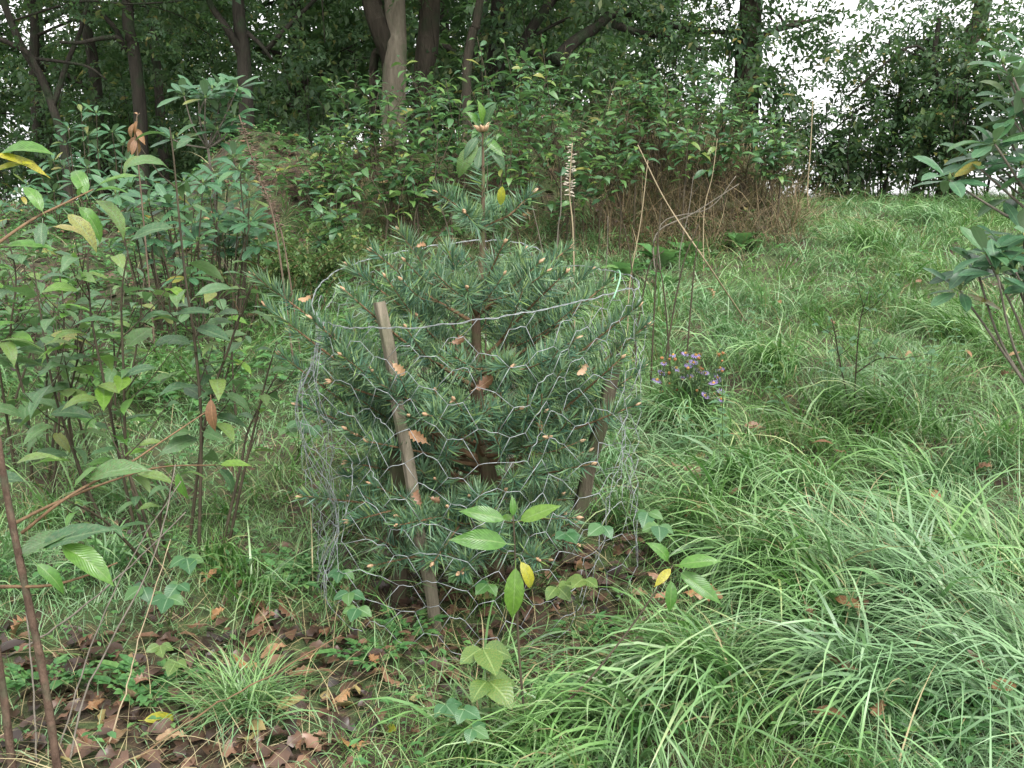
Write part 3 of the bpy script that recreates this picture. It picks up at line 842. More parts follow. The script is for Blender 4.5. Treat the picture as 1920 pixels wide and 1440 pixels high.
obj('tie', mk('tie', *(lambda a: (a[0] - CO, [a[1], a[2]]))(tube(tie, .0024, .002, 6)), M_TIE), cage)['label'] = 'pale green plastic tie on the rim'

# ------------------------------------------------------------------ stakes
def stake(label, top, base, w_, d_, mat, yaw=.2, chip=0.):
    top = Vector(top); base = Vector(base); base.z = float(gz(base.x, base.y)) - .06
    ax = (top - base); L = ax.length; ax.normalize()
    s = Vector((math.cos(yaw), math.sin(yaw), 0)); s = (s - ax * s.dot(ax)).normalized(); f = ax.cross(s)
    n = 14; V = []; 
    prof = [(-1, -.8), (-.8, -1), (.8, -1), (1, -.8), (1, .8), (.8, 1), (-.8, 1), (-1, .8)]
    for k in range(n + 1):
        t_ = k / n; c = ax * (L * t_)
        wob = s * (.0035 * math.sin(k * 1.3 + yaw * 9)) + f * (.003 * math.sin(k * .9 + 2))
        sc_ = 1.04 - .07 * t_ + .025 * math.sin(k * 2.7)
        for a, b_ in prof:
            e = rnd.uniform(-.03, .03)
            tilt = ax * (chip * a * w_ if k == n else 0)
            V.append(c + wob + s * (a * w_ / 2 * (sc_ + e)) + f * (b_ * d_ / 2 * (sc_ + e)) + tilt)
    Q = [[k * 8 + j, k * 8 + (j + 1) % 8, (k + 1) * 8 + (j + 1) % 8, (k + 1) * 8 + j] for k in range(n) for j in range(8)]
    cap = [[n * 8 + j for j in range(8)]]
    o_ = obj('wooden_stake', mk('wooden_stake', np.array([tuple(v) for v in V]), [np.array(Q), np.array(cap)], mat, None, False))
    o_.location = base
    return tag(o_, label, 'stake', 'stakes holding the wire cage')
stake('pale weathered square stake with flat sawn top behind the taut rim wire', P(713, 566, 2.93), P(824, 1165, 2.86), .031, .029, M_STAKE, .5)
stake('leaning square stake half hidden by a bushy fir branch, near the asters', P(1163, 645, 3.08), P(1052, 1000, 3.2), .042, .034, M_STAKE_G, .1)
stake('bleached thin stake standing behind the fir trunk', P(974, 503, 3.52), P(946, 930, 3.5), .026, .024, M_STAKE_P, .3, .4)
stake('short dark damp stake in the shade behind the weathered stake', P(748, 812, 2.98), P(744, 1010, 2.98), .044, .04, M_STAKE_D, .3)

# ------------------------------------------------------------------ cherry saplings, left
def sapling(name, label, cat, stems, me, mat_stem, spacing=.06, start=.35, ls=(.085, .12), side=2, group=None, side_len=.22, r=(.006, .002), droop=-.05, ymin=None, max_leaves=298, extra=None):
    """stems: list of world polylines (first point at the ground)"""
    b0 = stems[0][0]
    root = thing(name, label, cat, b0, group)
    O = np.array(b0); cnt = 0
    for st in stems:
        ln = smooth_line(st, 6)
        so_ = tube_obj('stem', ln, r[0], r[1], mat_stem, root, 6, .06, O)
        seg_ = np.linalg.norm(np.diff(ln, axis=0), axis=1); L = seg_.sum(); cm = np.concatenate([[0], np.cumsum(seg_)])
        def at(s_):
            return np.array([np.interp(s_, cm, ln[:, c]) for c in range(3)])
        lines = [(ln, cm, L, start)]
        tl_ = []
        for k in range(side):
            s_ = L * rnd.uniform(max(.3, start - .1), .9); q = at(s_); a = rnd.uniform(0, 6.28)
            tg = norm(at(min(L, s_ + .03)) - at(s_ - .03))
            d = norm(tg * .6 + np.array([math.cos(a), math.sin(a), .25]) * .9); l2 = side_len * rnd.uniform(.5, 1.2)
            sl_ = smooth_line([q, q + d * l2 * .5, q + d * l2 + np.array([0, 0, .03])], 4)
            sg = np.linalg.norm(np.diff(sl_, axis=0), axis=1)
            lines.append((sl_, np.concatenate([[0], np.cumsum(sg)]), sg.sum(), .2)); tube_obj('twig', sl_, r[1] * 1.2, r[1] * .6, mat_stem, so_, 5, 0, O)
        for l_, c_, LL, st_ in lines:
            s_ = LL * st_; a = rnd.uniform(0, 6.28)
            while s_ < LL and cnt < max_leaves:
                q = np.array([np.interp(s_, c_, l_[:, c]) for c in range(3)])
                d = np.array([math.cos(a), math.sin(a), droop + rnd.gauss(.1, .28)])
                if s_ > LL * .93: d += np.array([0, 0, .5])
                up = norm(np.array([rnd.gauss(0, .3), rnd.gauss(-.15, .3), 1]))
                sz = rnd.uniform(*ls) * (.65 + .35 * min(1, (LL - s_) / .12))
                if ymin is None or q[1] > ymin:
                    leaf_part(root, rnd.choice(me), q, d, up, sz, origin=O); cnt += 1
                a += 2.4 + rnd.gauss(0, .3); s_ += spacing * rnd.uniform(.6, 1.4)
    if extra: extra(root, O)
    return root

def stem_px(pts, Y=None, dY=0.):
    b_ = G(*pts[0]) if Y is None else P(*pts[0], Y)
    out = [b_]
    Yb = b_.y
    for k, q in enumerate(pts[1:]):
        out.append(P(q[0], q[1], Yb + dY * (k + 1) / (len(pts) - 1)))
    b_.z -= .01 if Y is None else 0
    return out
CHM = ME_CH * 7 + ME_CHY
sapling('cherry_sapling', 'tallest thin bare-based sapling of the left clump, rising past the rhododendron', 'sapling',
        [stem_px([(372, 1065), (377, 800), (365, 640), (350, 540), (338, 430), (326, 300), (318, 238)]), stem_px([(352, 1045), (385, 790), (430, 650), (468, 545), (500, 500)], None, -.1)],
        CHM, M_STEM, .075, .33, (.11, .155), 5)
sapling('cherry_sapling', 'slender sapling with spotted leaves leaning left beside the tallest sapling', 'sapling',
        [stem_px([(268, 1045), (246, 960), (222, 850), (196, 720), (172, 600), (165, 500), (168, 440)]), stem_px([(285, 1060), (240, 870), (232, 700), (228, 560), (240, 470)], None, -.1)],
        CHM, M_STEM, .07, .3, (.11, .155), 4)
sapling('cherry_sapling', 'sapling with broad pale leaves and thick leaning stem near the reddish stems', 'sapling',
        [stem_px([(214, 1010), (170, 930), (118, 790), (92, 690), (78, 600), (60, 480)]), stem_px([(180, 985), (130, 800), (150, 660), (200, 560)], None, -.15)],
        CHM, M_STEM, .07, .3, (.11, .16), 4)
sapling('cherry_sapling', 'thin forked sapling with few leaves between tallest sapling and wire cage', 'sapling',
        [stem_px([(424, 1045), (452, 910), (480, 790), (502, 700), (520, 640)]), stem_px([(410, 1050), (450, 880), (468, 800), (520, 700)], None, .1)],
        CHM, M_STEM, .085, .5, (.07, .1), 1)
sapling('cherry_sapling', 'short sapling with low yellow-green leaves at the foot of the left clump', 'sapling',
        [stem_px([(310, 1090), (268, 960), (240, 880), (225, 830)]), stem_px([(330, 1080), (300, 980), (330, 900)], None, -.1), stem_px([(292, 1075), (200, 980), (120, 935)], None, -.3)],
        CHM + ME_CHY, M_STEM, .075, .3, (.07, .105), 2)
sapling('cherry_sapling', 'sapling full of pale leaves growing by the rhododendron at the left edge', 'sapling',
        [stem_px([(60, 900), (50, 760), (20, 640), (30, 520), (10, 430)]), stem_px([(90, 905), (110, 740), (120, 600), (110, 500)], None, .1), stem_px([(30, 890), (0, 700), (-20, 560)], None, -.1)],
        CHM, M_STEM, .07, .25, (.11, .155), 4)

for q_, (px, Y, top, lab) in enumerate([(40, 4.6, 470, 'leafy sapling behind the left clump at the frame side of the undergrowth'), (130, 5.0, 430, 'bushy sapling in the undergrowth below the rhododendron mound'), (215, 4.5, 520, 'leafy sapling behind the spotted-leaved one'), (420, 4.6, 540, 'leafy sapling at the right foot of the spreading rhododendron'), (90, 3.9, 560, 'pale-leaved sapling close behind the thick leaning stem'), (-10, 5.6, 400, 'tall leafy sapling at the left under the forest edge')]):
    stems = []
    for k in range(4):
        tp = P(px + rnd.gauss(0, 38), top + abs(rnd.gauss(0, 45)), Y + rnd.gauss(0, .15)); bx = tp.x + rnd.gauss(0, .12)
        bz = float(gz(bx, tp.y)) - .01
        stems.append([Vector((bx, tp.y, bz)), Vector(((bx + tp.x) / 2 + rnd.gauss(0, .02), tp.y, (bz + tp.z) / 2)), tp])
    sapling('cherry_sapling', lab, 'sapling', stems, CHM, M_STEM, .07, .42, (.06, .15), 3)

def low_leaves(root, O):
    for a, b_, Y, me in [((150, 905), (275, 862), 2.35, ME_CH[1]), ((60, 905), (-60, 890), 2.2, ME_CH[3]), ((140, 1000), (10, 1040), 2.1, ME_CH[0]), ((60, 1030), (210, 985), 2.1, ME_CH[3]),
                         ((100, 1015), (220, 1085), 2.1, ME_CHY[1]), ((60, 1050), (130, 1110), 2.05, ME_CHY[2]), ((240, 862), (215, 940), 2.5, ME_CH[2]), ((190, 870), (132, 915), 2.35, ME_CHY[3]),
                         ((245, 885), (330, 900), 2.6, ME_CH[0]), ((405, 872), (470, 868), 2.8, ME_CHY[0]), ((405, 872), (455, 930), 2.8, ME_CH[4]), ((330, 880), (350, 940), 2.6, ME_CHY[1]), ((20, 870), (110, 850), 2.2, ME_CH[5]), ((395, 740), (400, 812), 2.7, ME_BROWN[1])]:
        leaf_between(root, me, P(*a, Y), P(b_[0], b_[1], Y + rnd.uniform(-.03, .03)), (rnd.gauss(0, .2), -.5, 1))
    tl_ = []
    for pts in ([(40, 1000, 2.25), (130, 930, 2.3), (240, 870, 2.5), (300, 830, 2.6), (390, 770, 2.7)], [(20, 985, 2.2), (100, 945, 2.3), (200, 905, 2.45), (300, 876, 2.65), (405, 872, 2.8)],
                [(0, 1100, 2.1), (90, 1098, 2.1), (160, 1080, 2.15), (220, 1055, 2.2)]):
        tube_obj('twig', smooth_line([P(*q) for q in pts], 5), .0042, .0018, M_TWIG, root, 6, .05, O)
sapling('cherry_sapling', 'near reddish-brown shrub stems with long side twigs and large drooping leaves', 'sapling',
        [stem_px([(112, 1470), (82, 1270), (45, 1090), (15, 940), (-5, 820)]), stem_px([(28, 1480), (5, 1290), (-25, 1100)])],
        CHM, M_STEM_RED, .1, .97, (.09, .12), 0, r=(.0095, .007), extra=low_leaves)

def top_leaves(root, O):
    for a, b_, Y, me in [((-20, 300), (92, 263), 1.35, ME_CHY[1]), ((-30, 285), (97, 322), 1.32, ME_CHYEL[0]), ((-30, 330), (60, 300), 1.33, ME_CHYEL[3]),
                         ((165, 375), (135, 300), 1.75, ME_CHY[2]), ((172, 352), (262, 320), 1.75, ME_CHY[0]), ((170, 360), (238, 350), 1.72, ME_CHY[5]), ((160, 345), (142, 368), 1.72, ME_CHY[1]),
                         ((170, 368), (252, 430), 1.78, ME_CH[4]), ((118, 393), (192, 462), 1.7, ME_CH[2]), ((140, 378), (205, 452), 1.75, ME_CHY[4]), ((84, 405), (45, 335), 1.65, ME_CHY[2]),
                         ((80, 410), (75, 470), 1.65, ME_CH[1]), ((0, 460), (105, 462), 1.6, ME_CHY[3]), ((30, 445), (90, 425), 1.65, ME_CH[0]), ((-15, 430), (15, 402), 1.5, ME_CHYEL[2]), ((20, 452), (-50, 500), 1.5, ME_CH[3])]:
        leaf_between(root, me, P(*a, Y), P(b_[0], b_[1], Y + rnd.uniform(-.04, .04)), (rnd.gauss(0, .2), -.35, 1))
    tl_ = []
    for pts in ([(-140, 560, 1.5), (-20, 468, 1.55), (60, 412, 1.65), (120, 382, 1.7), (175, 355, 1.75)], [(-140, 520, 1.35), (-90, 380, 1.35), (-30, 295, 1.34)]):
        tube_obj('twig', smooth_line([P(*q) for q in pts], 5), .003, .0014, M_TWIG, root, 6, .05, O)
b_ = Vector((-.95, 1.6, float(gz(-.95, 1.6)) - .01))
sapling('cherry_sapling', 'sapling whose twig of bright green and yellow leaves reaches over the rhododendron', 'sapling',
        [[b_, Vector((-.97, 1.58, .6)), P(-140, 560, 1.5), P(-140, 400, 1.42)]], CHM, M_STEM, .1, .97, (.08, .1), 0, extra=top_leaves)

# front sapling with bright leaves
def front_leaves(root, O):
    Y = 2.22
    for a, b_, me, yo in [((958, 978), (864, 954), ME_CHY[0], 0), ((966, 980), (1047, 947), ME_CHY[3], -.02), ((962, 972), (961, 930), ME_CHY[1], 0), ((964, 1022), (850, 1004), ME_CHY[5], -.05),
                          ((966, 975), (930, 968), ME_CHY[1], .05), ((967, 1050), (962, 1165), ME_CHY[1], -.03), ((972, 1045), (1006, 1112), ME_CHYEL[4], -.02)]:
        leaf_between(root, me, P(*a, Y), P(b_[0], b_[1], Y + yo), (.1, -.75, .75), fac=.92)
    Y = 2.36
    for a, b_, me in [((1262, 1062), (1228, 1098), ME_CHYEL[0]), ((1262, 1060), (1350, 1048), ME_CHY[0]), ((1264, 1066), (1352, 1128), ME_CHY[3]), ((1258, 1080), (1258, 1150), ME_CHY[1]), ((1256, 1058), (1226, 1012), ME_CHY[4])]:
        leaf_between(root, me, P(*a, Y), P(b_[0], b_[1], Y - .03), (.1, -.7, .75), fac=.92)
base = G(985, 1425)
sapling('cherry_sapling', 'single thin sapling in front of the cage with glossy bright green leaves', 'sapling',
        [[base, P(986, 1370, 2.2), P(975, 1250, 2.22), P(968, 1120, 2.22), P(965, 1020, 2.22), P(962, 966, 2.22)], [base, P(1000, 1370, 2.2), P(1090, 1290, 2.25), P(1180, 1180, 2.32), P(1262, 1060, 2.36)]],
        CHM, M_STEM, .1, .99, (.05, .06), 0, r=(.0045, .0018), extra=front_leaves)

# ------------------------------------------------------------------ thicket on the bank
SPOTS = [  # px, Y, top py
    (560, 7.6, 300), (615, 8.1, 225), (655, 7.5, 255), (700, 8.3, 165), (742, 7.5, 240), (785, 8.4, 150), (835, 7.8, 170), (893, 8.0, 84), (925, 7.4, 220), (968, 8.3, 120), (1012, 8.0, 100), (1060, 8.5, 110),
    (1090, 7.6, 240), (1150, 8.4, 165), (1205, 7.8, 240), (1235, 8.5, 150), (1290, 8.5, 150), (1330, 8.2, 225), (1390, 8.6, 180), (1435, 8.3, 250), (905, 6.2, 200), (770, 6.4, 330), (590, 6.9, 400), (640, 6.6, 400)]
TLAB = {560: 'leafy sapling at the rhododendron end of the thicket on the bank', 615: 'taller sapling beside the one at the rhododendron end of the thicket', 700: 'tall sapling in front of the pale double trunk', 742: 'shorter sapling below the pale double trunk',
        785: 'tall sapling in front of the thick dark brown trunk', 835: 'sapling between the thick dark trunk and the tallest sapling', 925: 'short sapling right behind the fir leader', 968: 'tall sapling in front of the ivy covered dark trunk',
        1012: 'tall sapling beneath the start of the arching oak limb', 1090: 'short sapling behind the whitish seed stalk', 1205: 'short sapling behind the top of the leaning straw stalk', 1290: 'tall sapling behind the mossy log',
        1330: 'shorter sapling standing over the mossy log', 1390: 'sapling in front of the ivy clad trunk at the bank end', 1435: 'last sapling of the thicket, over the brown bracken'}
LBL = 'leafy green cherry sapling in the thicket on the bank behind the fir'
for q, (px, Y, top) in enumerate(SPOTS):
    tp = P(px, top - (22 if Y > 6.8 else 0), Y); ns = rnd.choice([4, 5, 6]) if Y > 6.8 else 2
    stems = []
    for k in range(ns):
        bx = tp.x + rnd.gauss(0, .14); by = Y + rnd.gauss(0, .12); bz = float(gz(bx, by)) - .01
        h = (tp.z - bz) * (1 if k == 0 else rnd.uniform(.62, .95))
        tx = (tp.x if k == 0 else bx + rnd.gauss(0, .16)); ty = by + rnd.gauss(0, .12)
        stems.append([Vector((bx, by, bz)), Vector((bx + rnd.gauss(0, .02), by, bz + h * .35)), Vector(((bx + tx) / 2 + rnd.gauss(0, .03), (by + ty) / 2, bz + h * .7)), Vector((tx, ty, bz + h))])
    lab = TLAB.get(px, LBL)
    if px == 893: lab = 'tallest bright-topped cherry sapling of the thicket on the bank'
    if Y < 6.8: lab = {905: 'thin cherry sapling standing free between the fir and the thicket', 770: 'low sapling with yellow and spotted leaves just left behind the fir top'}.get(px, 'small sapling at the dark foot of the thicket, left of the fir top')
    sapling('cherry_sapling', lab, 'sapling', stems, ME_TH, M_STEM, .046 if Y > 6.8 else .07, .42 if Y > 6.8 and px < 1180 else .58, (.09, .145) if Y > 6.8 else (.10, .14), 4 if Y > 6.8 else 1,
            'cherry saplings in the thicket', .28, (.0065, .0022))

def leader_leaves(root, O):
    for a, b_, me in [((900, 252), (868, 296), ME_CH[1]), ((903, 262), (846, 332), ME_CH[4]), ((910, 262), (952, 318), ME_CH[2]), ((906, 255), (944, 292), ME_CHY[0]), ((905, 240), (928, 192), ME_CH[0]), ((902, 236), (878, 206), ME_CHY[2]), ((905, 266), (894, 322), ME_CH[3]), ((906, 238), (900, 188), ME_CHY[1])]:
        leaf_between(root, me, P(*a, 4.2), P(b_[0], b_[1], 4.15), (rnd.gauss(0, .2), -.8, .6))
gb = Vector((P(908, 300, 4.2).x, 4.2, 0)); gb.z = float(gz(gb.x, gb.y)) - .01
sapling('cherry_sapling', 'thin sapling with big pale drooping leaves framing the tip of the fir', 'sapling', [[gb, P(910, 420, 4.2), P(904, 320, 4.2), P(905, 238, 4.2)]], CHM, M_STEM, .1, .99, (.06, .07), 0, r=(.005, .002), extra=leader_leaves)
def withered(root, O):
    for k in range(9):
        y0 = 222 + 5 * k; leaf_between(root, rnd.choice(ME_BROWN), P(258 + rnd.gauss(0, 3), y0, 5.4), P(256 + rnd.gauss(0, 9), y0 + 34, 5.4 + rnd.gauss(0, .03)), (rnd.gauss(0, .6), -1, .2))
gb = Vector((P(268, 300, 5.4).x, 5.4, 0)); gb.z = float(gz(gb.x, gb.y)) - .01
sapling('withered_shoot', 'withered shoot with hanging rust-brown dead leaves before the broken-limbed tree', 'dead shoot', [[gb, P(268, 400, 5.4), P(258, 290, 5.4), P(256, 225, 5.4), P(262, 212, 5.4)]], ME_BROWN, M_DRYB, .1, .99, (.05, .06), 0, r=(.005, .0025), extra=withered)

# ------------------------------------------------------------------ rhododendrons
def on_ground(x, y, sink=.05):
    return Vector((x, y, float(gz(x, y)) - sink))

def rhododendron(label, base, rosettes, ls, nl=(9, 12), r=.012, via=None, mat=M_GREYTWIG, cat='rhododendron'):
    root = thing('rhododendron', label, cat, base)
    O = np.array(base); hub = np.array(via if via is not None else base) 
    if via is not None: tube_obj('stem', smooth_line([O, (O + hub) / 2 + np.array([.03, 0, 0]), hub], 5), r * 1.2, r, mat, root, 6, .08, O)
    for p in rosettes:
        p = np.array(p); root_p = hub if via is not None else np.array(on_ground(O[0] + (p[0] - O[0]) * .7, O[1] + (p[1] - O[1]) * .7, .01)); mid = root_p + (p - root_p) * .55 + np.array([0, 0, -.05 * np.linalg.norm(p - root_p)]) + NR.normal(0, .03, 3)
        tube_obj('stem', smooth_line([root_p, mid, p], 5), r * .8, .004, mat, root, 5, .06, O)
        a0 = rnd.uniform(0, 6.28)
        for k in range(rnd.randint(*nl)):
            a = a0 + k * 2.4; e = rnd.uniform(-.45, .35) if k > 2 else rnd.uniform(.5, 1.1)
            d = np.array([math.cos(a), math.sin(a), e])
            leaf_part(root, rnd.choice(ME_RH), p + norm(d) * .01, d, (rnd.gauss(0, .15), rnd.gauss(0, .15) - .45, 1), rnd.uniform(*ls), origin=O)
        obj('bud', BUDME, root, Matrix.Translation(Vector(p - O)))
    return root
V_, Q_, T_ = bud_geo((0, 0, 0), (0, 0, 1), .03)
BUDME = mk('rhododendron_bud', V_, [Q_, T_], M_STEM_G)
ros = [P(x, y, 6.2 + d) for x, y, d in [(345, 180, 0), (372, 172, .1), (398, 168, -.1), (420, 172, .05), (445, 165, 0), (385, 185, -.15), (430, 185, .1), (325, 262, -.1), (420, 230, .1), (440, 222, 0), (408, 245, -.05)]]
gb = Vector((P(395, 300, 6.2).x, 6.2, 0)); gb.z = float(gz(gb.x, gb.y)) - .01
rhododendron('tall leggy rhododendron with flat leafy top on bare pale branches', gb, ros, (.11, .15), via=P(390, 278, 6.2), r=.008)
ros = [P(x + rnd.gauss(0, 6), y + rnd.gauss(0, 5), 5.9 + rnd.uniform(-.35, .4)) for x, y in [(240, 350), (270, 345), (305, 360), (340, 352), (375, 345), (410, 330), (440, 320), (465, 335), (430, 355), (460, 375), (395, 375), (360, 385), (320, 390), (285, 380),
      (250, 395), (425, 400), (470, 410), (350, 420), (300, 425), (265, 430), (410, 435), (455, 440), (380, 455), (330, 460), (440, 300), (215, 365), (480, 465), (430, 470), (255, 465)]]
ros += [P(rnd.uniform(200, 490), rnd.uniform(350, 520), 5.9 + rnd.uniform(-.5, .5)) for _ in range(12)]
gb = Vector((P(370, 400, 5.9).x, 5.9, 0)); gb.z = float(gz(gb.x, gb.y)) - .01
rhododendron('spreading rhododendron with dense dark green leaf rosettes below the leggy one', gb, ros, (.10, .14), r=.006, mat=M_STEM)
ros = [P(x + rnd.gauss(0, 8), y + rnd.gauss(0, 6), 9 + rnd.uniform(-.6, .6)) for x, y in [(155, 215), (180, 220), (140, 245), (175, 255), (205, 250), (120, 275), (150, 285), (190, 285), (230, 270), (95, 300), (125, 315), (165, 315), (210, 305), (240, 300), (85, 330), (140, 345), (190, 340),
      (60, 345), (110, 360), (225, 335), (40, 370), (80, 385), (130, 385), (180, 370), (30, 400), (10, 380), (60, 420), (120, 420)]]
gb = Vector((P(150, 380, 9).x, 9, 0)); gb.z = float(gz(gb.x, gb.y)) - .01
rhododendron('greyish-green rhododendron mound under the forest trees', gb, ros, (.10, .14), (9, 11), r=.006, mat=M_STEM)
# right edge
ros = [P(x, y, 3.9 + d) for x, y, d in [(1880, 120, 0), (1900, 145, -.1), (1895, 185, .1), (1925, 110, .1), (1900, 225, 0), (1865, 270, -.1), (1895, 265, .1), (1850, 290, .1), (1780, 338, -.1), (1830, 310, 0), (1870, 330, .1), (1915, 310, 0), (1950, 200, 0), (1940, 260, .1), (1900, 370, .15), (1960, 330, -.1)]]
gb = Vector((2.35, 3.95, float(gz(2.35, 3.95)) - .01))
rhododendron('rhododendron branches with long drooping leaves hanging in from the right', gb, ros, (.11, .15), (8, 11), via=Vector((2.3, 3.95, 1.35)), r=.010)
ros = [P(x, y, 3.7 + d) for x, y, d in [(1850, 480, 0), (1885, 470, .1), (1870, 515, -.1), (1830, 500, .1), (1905, 510, 0), (1800, 545, .1), (1940, 480, 0), (1920, 440, .1), (1950, 540, 0)]]
gb = Vector((2.05, 3.75, float(gz(2.05, 3.75)) - .01))
rhododendron('low rhododendron shoots with broad leaves standing in the wet grass', gb, ros, (.11, .15), (8, 10), via=Vector((2.03, 3.75, .80)), r=.008)

# ------------------------------------------------------------------ trees
def leaf_cloud(clusters, per, sig, s, protos, flat=.75):
    c = np.repeat(np.array(clusters, float), per, axis=0); n = len(c)
    p = c + NR.normal(0, 1, (n, 3)) * np.array([sig, sig, sig * flat])
    az = NR.uniform(0, 6.28, n)
    d = np.stack([np.cos(az), np.sin(az), NR.normal(-.35, .35, n)], -1)
    up = norm(np.stack([NR.normal(0, .45, n), NR.normal(0, .45, n), np.ones(n)], -1))
    return scatter_multi(protos, frames(d, up), p, NR.uniform(*s, n))

def tree(label, trunk_pts, r0, r1, bark, limbs, crown, per=26, sig=.3, ls=(.08, .13), leaf=None, name='oak_tree', group=None, ivy=False, n=10):
    """trunk_pts world polyline from the ground up; limbs: list of world polylines with radii; crown: cluster centres"""
    base = Vector(trunk_pts[0])
    root = thing(name, label, 'tree', base, group)
    O = np.array(base)
    ln = smooth_line(trunk_pts, 6)
    tt = np.linspace(0, 1, len(ln))
    R = r1 + (r0 - r1) * (1 - tt); R = R * (1 + .55 * np.exp(-tt * len(trunk_pts) * 5))
    V, Q, T = tube(ln - O, R, None, n, .025, rnd.random() * 5)
    obj('trunk', mk('trunk', V, [Q, T], bark), root)
    for pts, ra, rb in limbs:
        l2 = smooth_line(pts, 4)
        V, Q, T = tube(l2 - O, ra, rb, 8)
        obj('limb', mk('limb', V, [Q, T], bark), root)
    if len(crown):
        V, FL, UV = leaf_cloud(crown, max(2, per // 8), sig, (ls[0] * 3.3, ls[1] * 3.6), SPR)
        c_ = obj('crown', mk('crown', V - O, FL, leaf or M_TREELEAF, UV), root); c_['kind'] = 'stuff'
    if ivy:
        k = len(ln); n_ = 420; j = NR.integers(0, k, n_); a = NR.uniform(0, 6.28, n_)
        rad = R[j] + NR.uniform(.01, .12, n_)
        p = ln[j] + np.stack([np.cos(a) * rad, np.sin(a) * rad, NR.normal(0, .12, n_)], -1)
        d = np.stack([np.cos(a) * .5, np.sin(a) * .5, -np.ones(n_) * .8], -1); up = np.stack([np.cos(a), np.sin(a), .3 + 0 * a], -1)
        V, FL, UV = scatter_multi(SI, frames(d, up), p, NR.uniform(.07, .13, n_))
        i_ = obj('ivy', mk('ivy', V - O, FL, M_IVY, UV), root); i_['kind'] = 'stuff'
    return root

def limb_set(ln_pts, n_limb, h0, h1, length, r, rise=.25, az=None):
    """limbs off a trunk polyline between heights, plus cluster centres along them"""
    ln = smooth_line(ln_pts, 8); limbs = []; cl = []
    for k in range(n_limb):
        h = h0 + (h1 - h0) * (k + rnd.random()) / n_limb
        j = int(np.argmin(abs(ln[:, 2] - h))); q = ln[j]
        a = (k * 2.4 + rnd.gauss(0, .5)) if az is None else rnd.uniform(*az)
        L = length * rnd.uniform(.6, 1.15)
        d = np.array([math.cos(a), math.sin(a), rise * rnd.uniform(.2, 1.6)])
        pts = [q, q + d * L * .35 + np.array([0, 0, .12 * L * rnd.random()]), q + d * L * .7 + NR.normal(0, .12, 3), q + d * L + np.array([0, 0, -.12 * L]) + NR.normal(0, .15, 3)]
        limbs.append((pts, r * rnd.uniform(.7, 1.1), .008))
        l2 = smooth_line(pts, 5)
        for c in l2[4:]:
            for _ in range(2): cl.append(c + NR.normal(0, .32, 3) * np.array([1, 1, .6]))
        for _ in range(3):
            c = l2[rnd.randint(5, len(l2) - 1)]
            dd = norm(NR.normal(0, 1, 3) * np.array([1, 1, .4])) * L * .35
            limbs.append(([c, c + dd * .5 + np.array([0, 0, .05]), c + dd], r * .35, .005))
            cl += [c + dd * f + NR.normal(0, .2, 3) for f in (.5, .8, 1.0)]
    return limbs, cl

def on_ground(x, y, sink=.05):
    return Vector((x, y, float(gz(x, y)) - sink))

def tpx(px_pts, Y, top_extra=5.0):
    """trunk through pixel points (top to bottom) at depth Y, down to the ground and on above the frame"""
    pts = [P(x, y, Y) for x, y in px_pts]
    low = pts[-1]; hi = pts[0]
    sl = (pts[0] - pts[1]); sl = sl / max(.2, abs(sl.z))
    g = on_ground(low.x, Y)
    out = [g] + ([low] if low.z > g.z + .2 else []) + pts[-2::-1]
    out.append(hi + Vector((sl.x * .6, rnd.gauss(0, .3), 1)) * top_extra * .5)
    out.append(hi + Vector((sl.x * .6 + rnd.gauss(0, .08), rnd.gauss(0, .1), 1)) * top_extra)
    return out

TREES = [
    # label, trunk px (top->bottom), Y, width px, bark, nlimbs, limb z range, limb length, ivy
    ('slim dark tree leaning left with two long crossing limbs at the forest edge', [(20, 40), (75, 140), (105, 220), (122, 285)], 12.0, 17, M_BARK, 6, (3.4, 6), 2.2, False),
    ('straight grey trunk standing behind the leaning dark tree', [(58, 0), (64, 90), (66, 180)], 15.0, 20, M_BARK, 6, (3.8, 6.5), 2.4, False),
    ('dark crooked trunk between the straight grey one and the broken-limbed one', [(142, 0), (165, 70), (180, 160)], 14.0, 22, M_BARK, 6, (3.8, 6.5), 2.3, False),
    ('tall trunk with a bare broken limb pointing left, grass at its foot', [(240, 0), (250, 90), (262, 200), (266, 300)], 12.0, 27, M_BARK, 5, (3.7, 6), 2.0, False),
    ('thin grey trunk just behind the tree with the broken limb', [(278, 0), (290, 90), (300, 200)], 16.0, 18, M_BARK, 6, (3.8, 6.5), 2.2, False),
    ('dark straight trunk behind the leggy rhododendron', [(446, 0), (456, 90), (462, 210)], 11.5, 29, M_BARK, 6, (3.5, 6), 2.2, False),
    ('large pale double trunk rising behind the thicket', [(740, 0), (741, 100), (738, 230)], 11.0, 50, M_BARK2, 5, (4.2, 7), 2.4, False),
    ('thick dark brown trunk close beside the pale double trunk', [(806, 0), (800, 100), (795, 220)], 11.6, 50, M_BARK3, 6, (3.8, 7), 2.4, False),
    ('slim pale brown trunk between the thick dark trunk and the ivied one', [(900, 0), (886, 60), (875, 150)], 11.0, 19, M_BARK3, 5, (3.6, 6), 2.0, False),
    ('ivy covered dark trunk behind the tallest thicket sapling', [(935, 0), (932, 60), (930, 150)], 12.0, 36, M_BARK, 5, (3.8, 6), 2.0, True),
    ('dark oak with a big arching limb over the thicket', [(1075, -60), (1035, 0), (985, 75), (975, 140)], 11.5, 22, M_BARK, 5, (3.2, 6), 2.4, False),
    ('ivy clad thick trunk where the bank ends by the open sky', [(1408, 0), (1404, 80), (1398, 190)], 11.5, 52, M_BARK3, 6, (2.9, 6), .8, True),
    ('leaning grey trunk half hidden at the right beyond the grass crest', [(1845, 0), (1825, 60), (1800, 140)], 12.0, 38, M_BARK3, 6, (2.6, 5.5), 1.3, False),
]
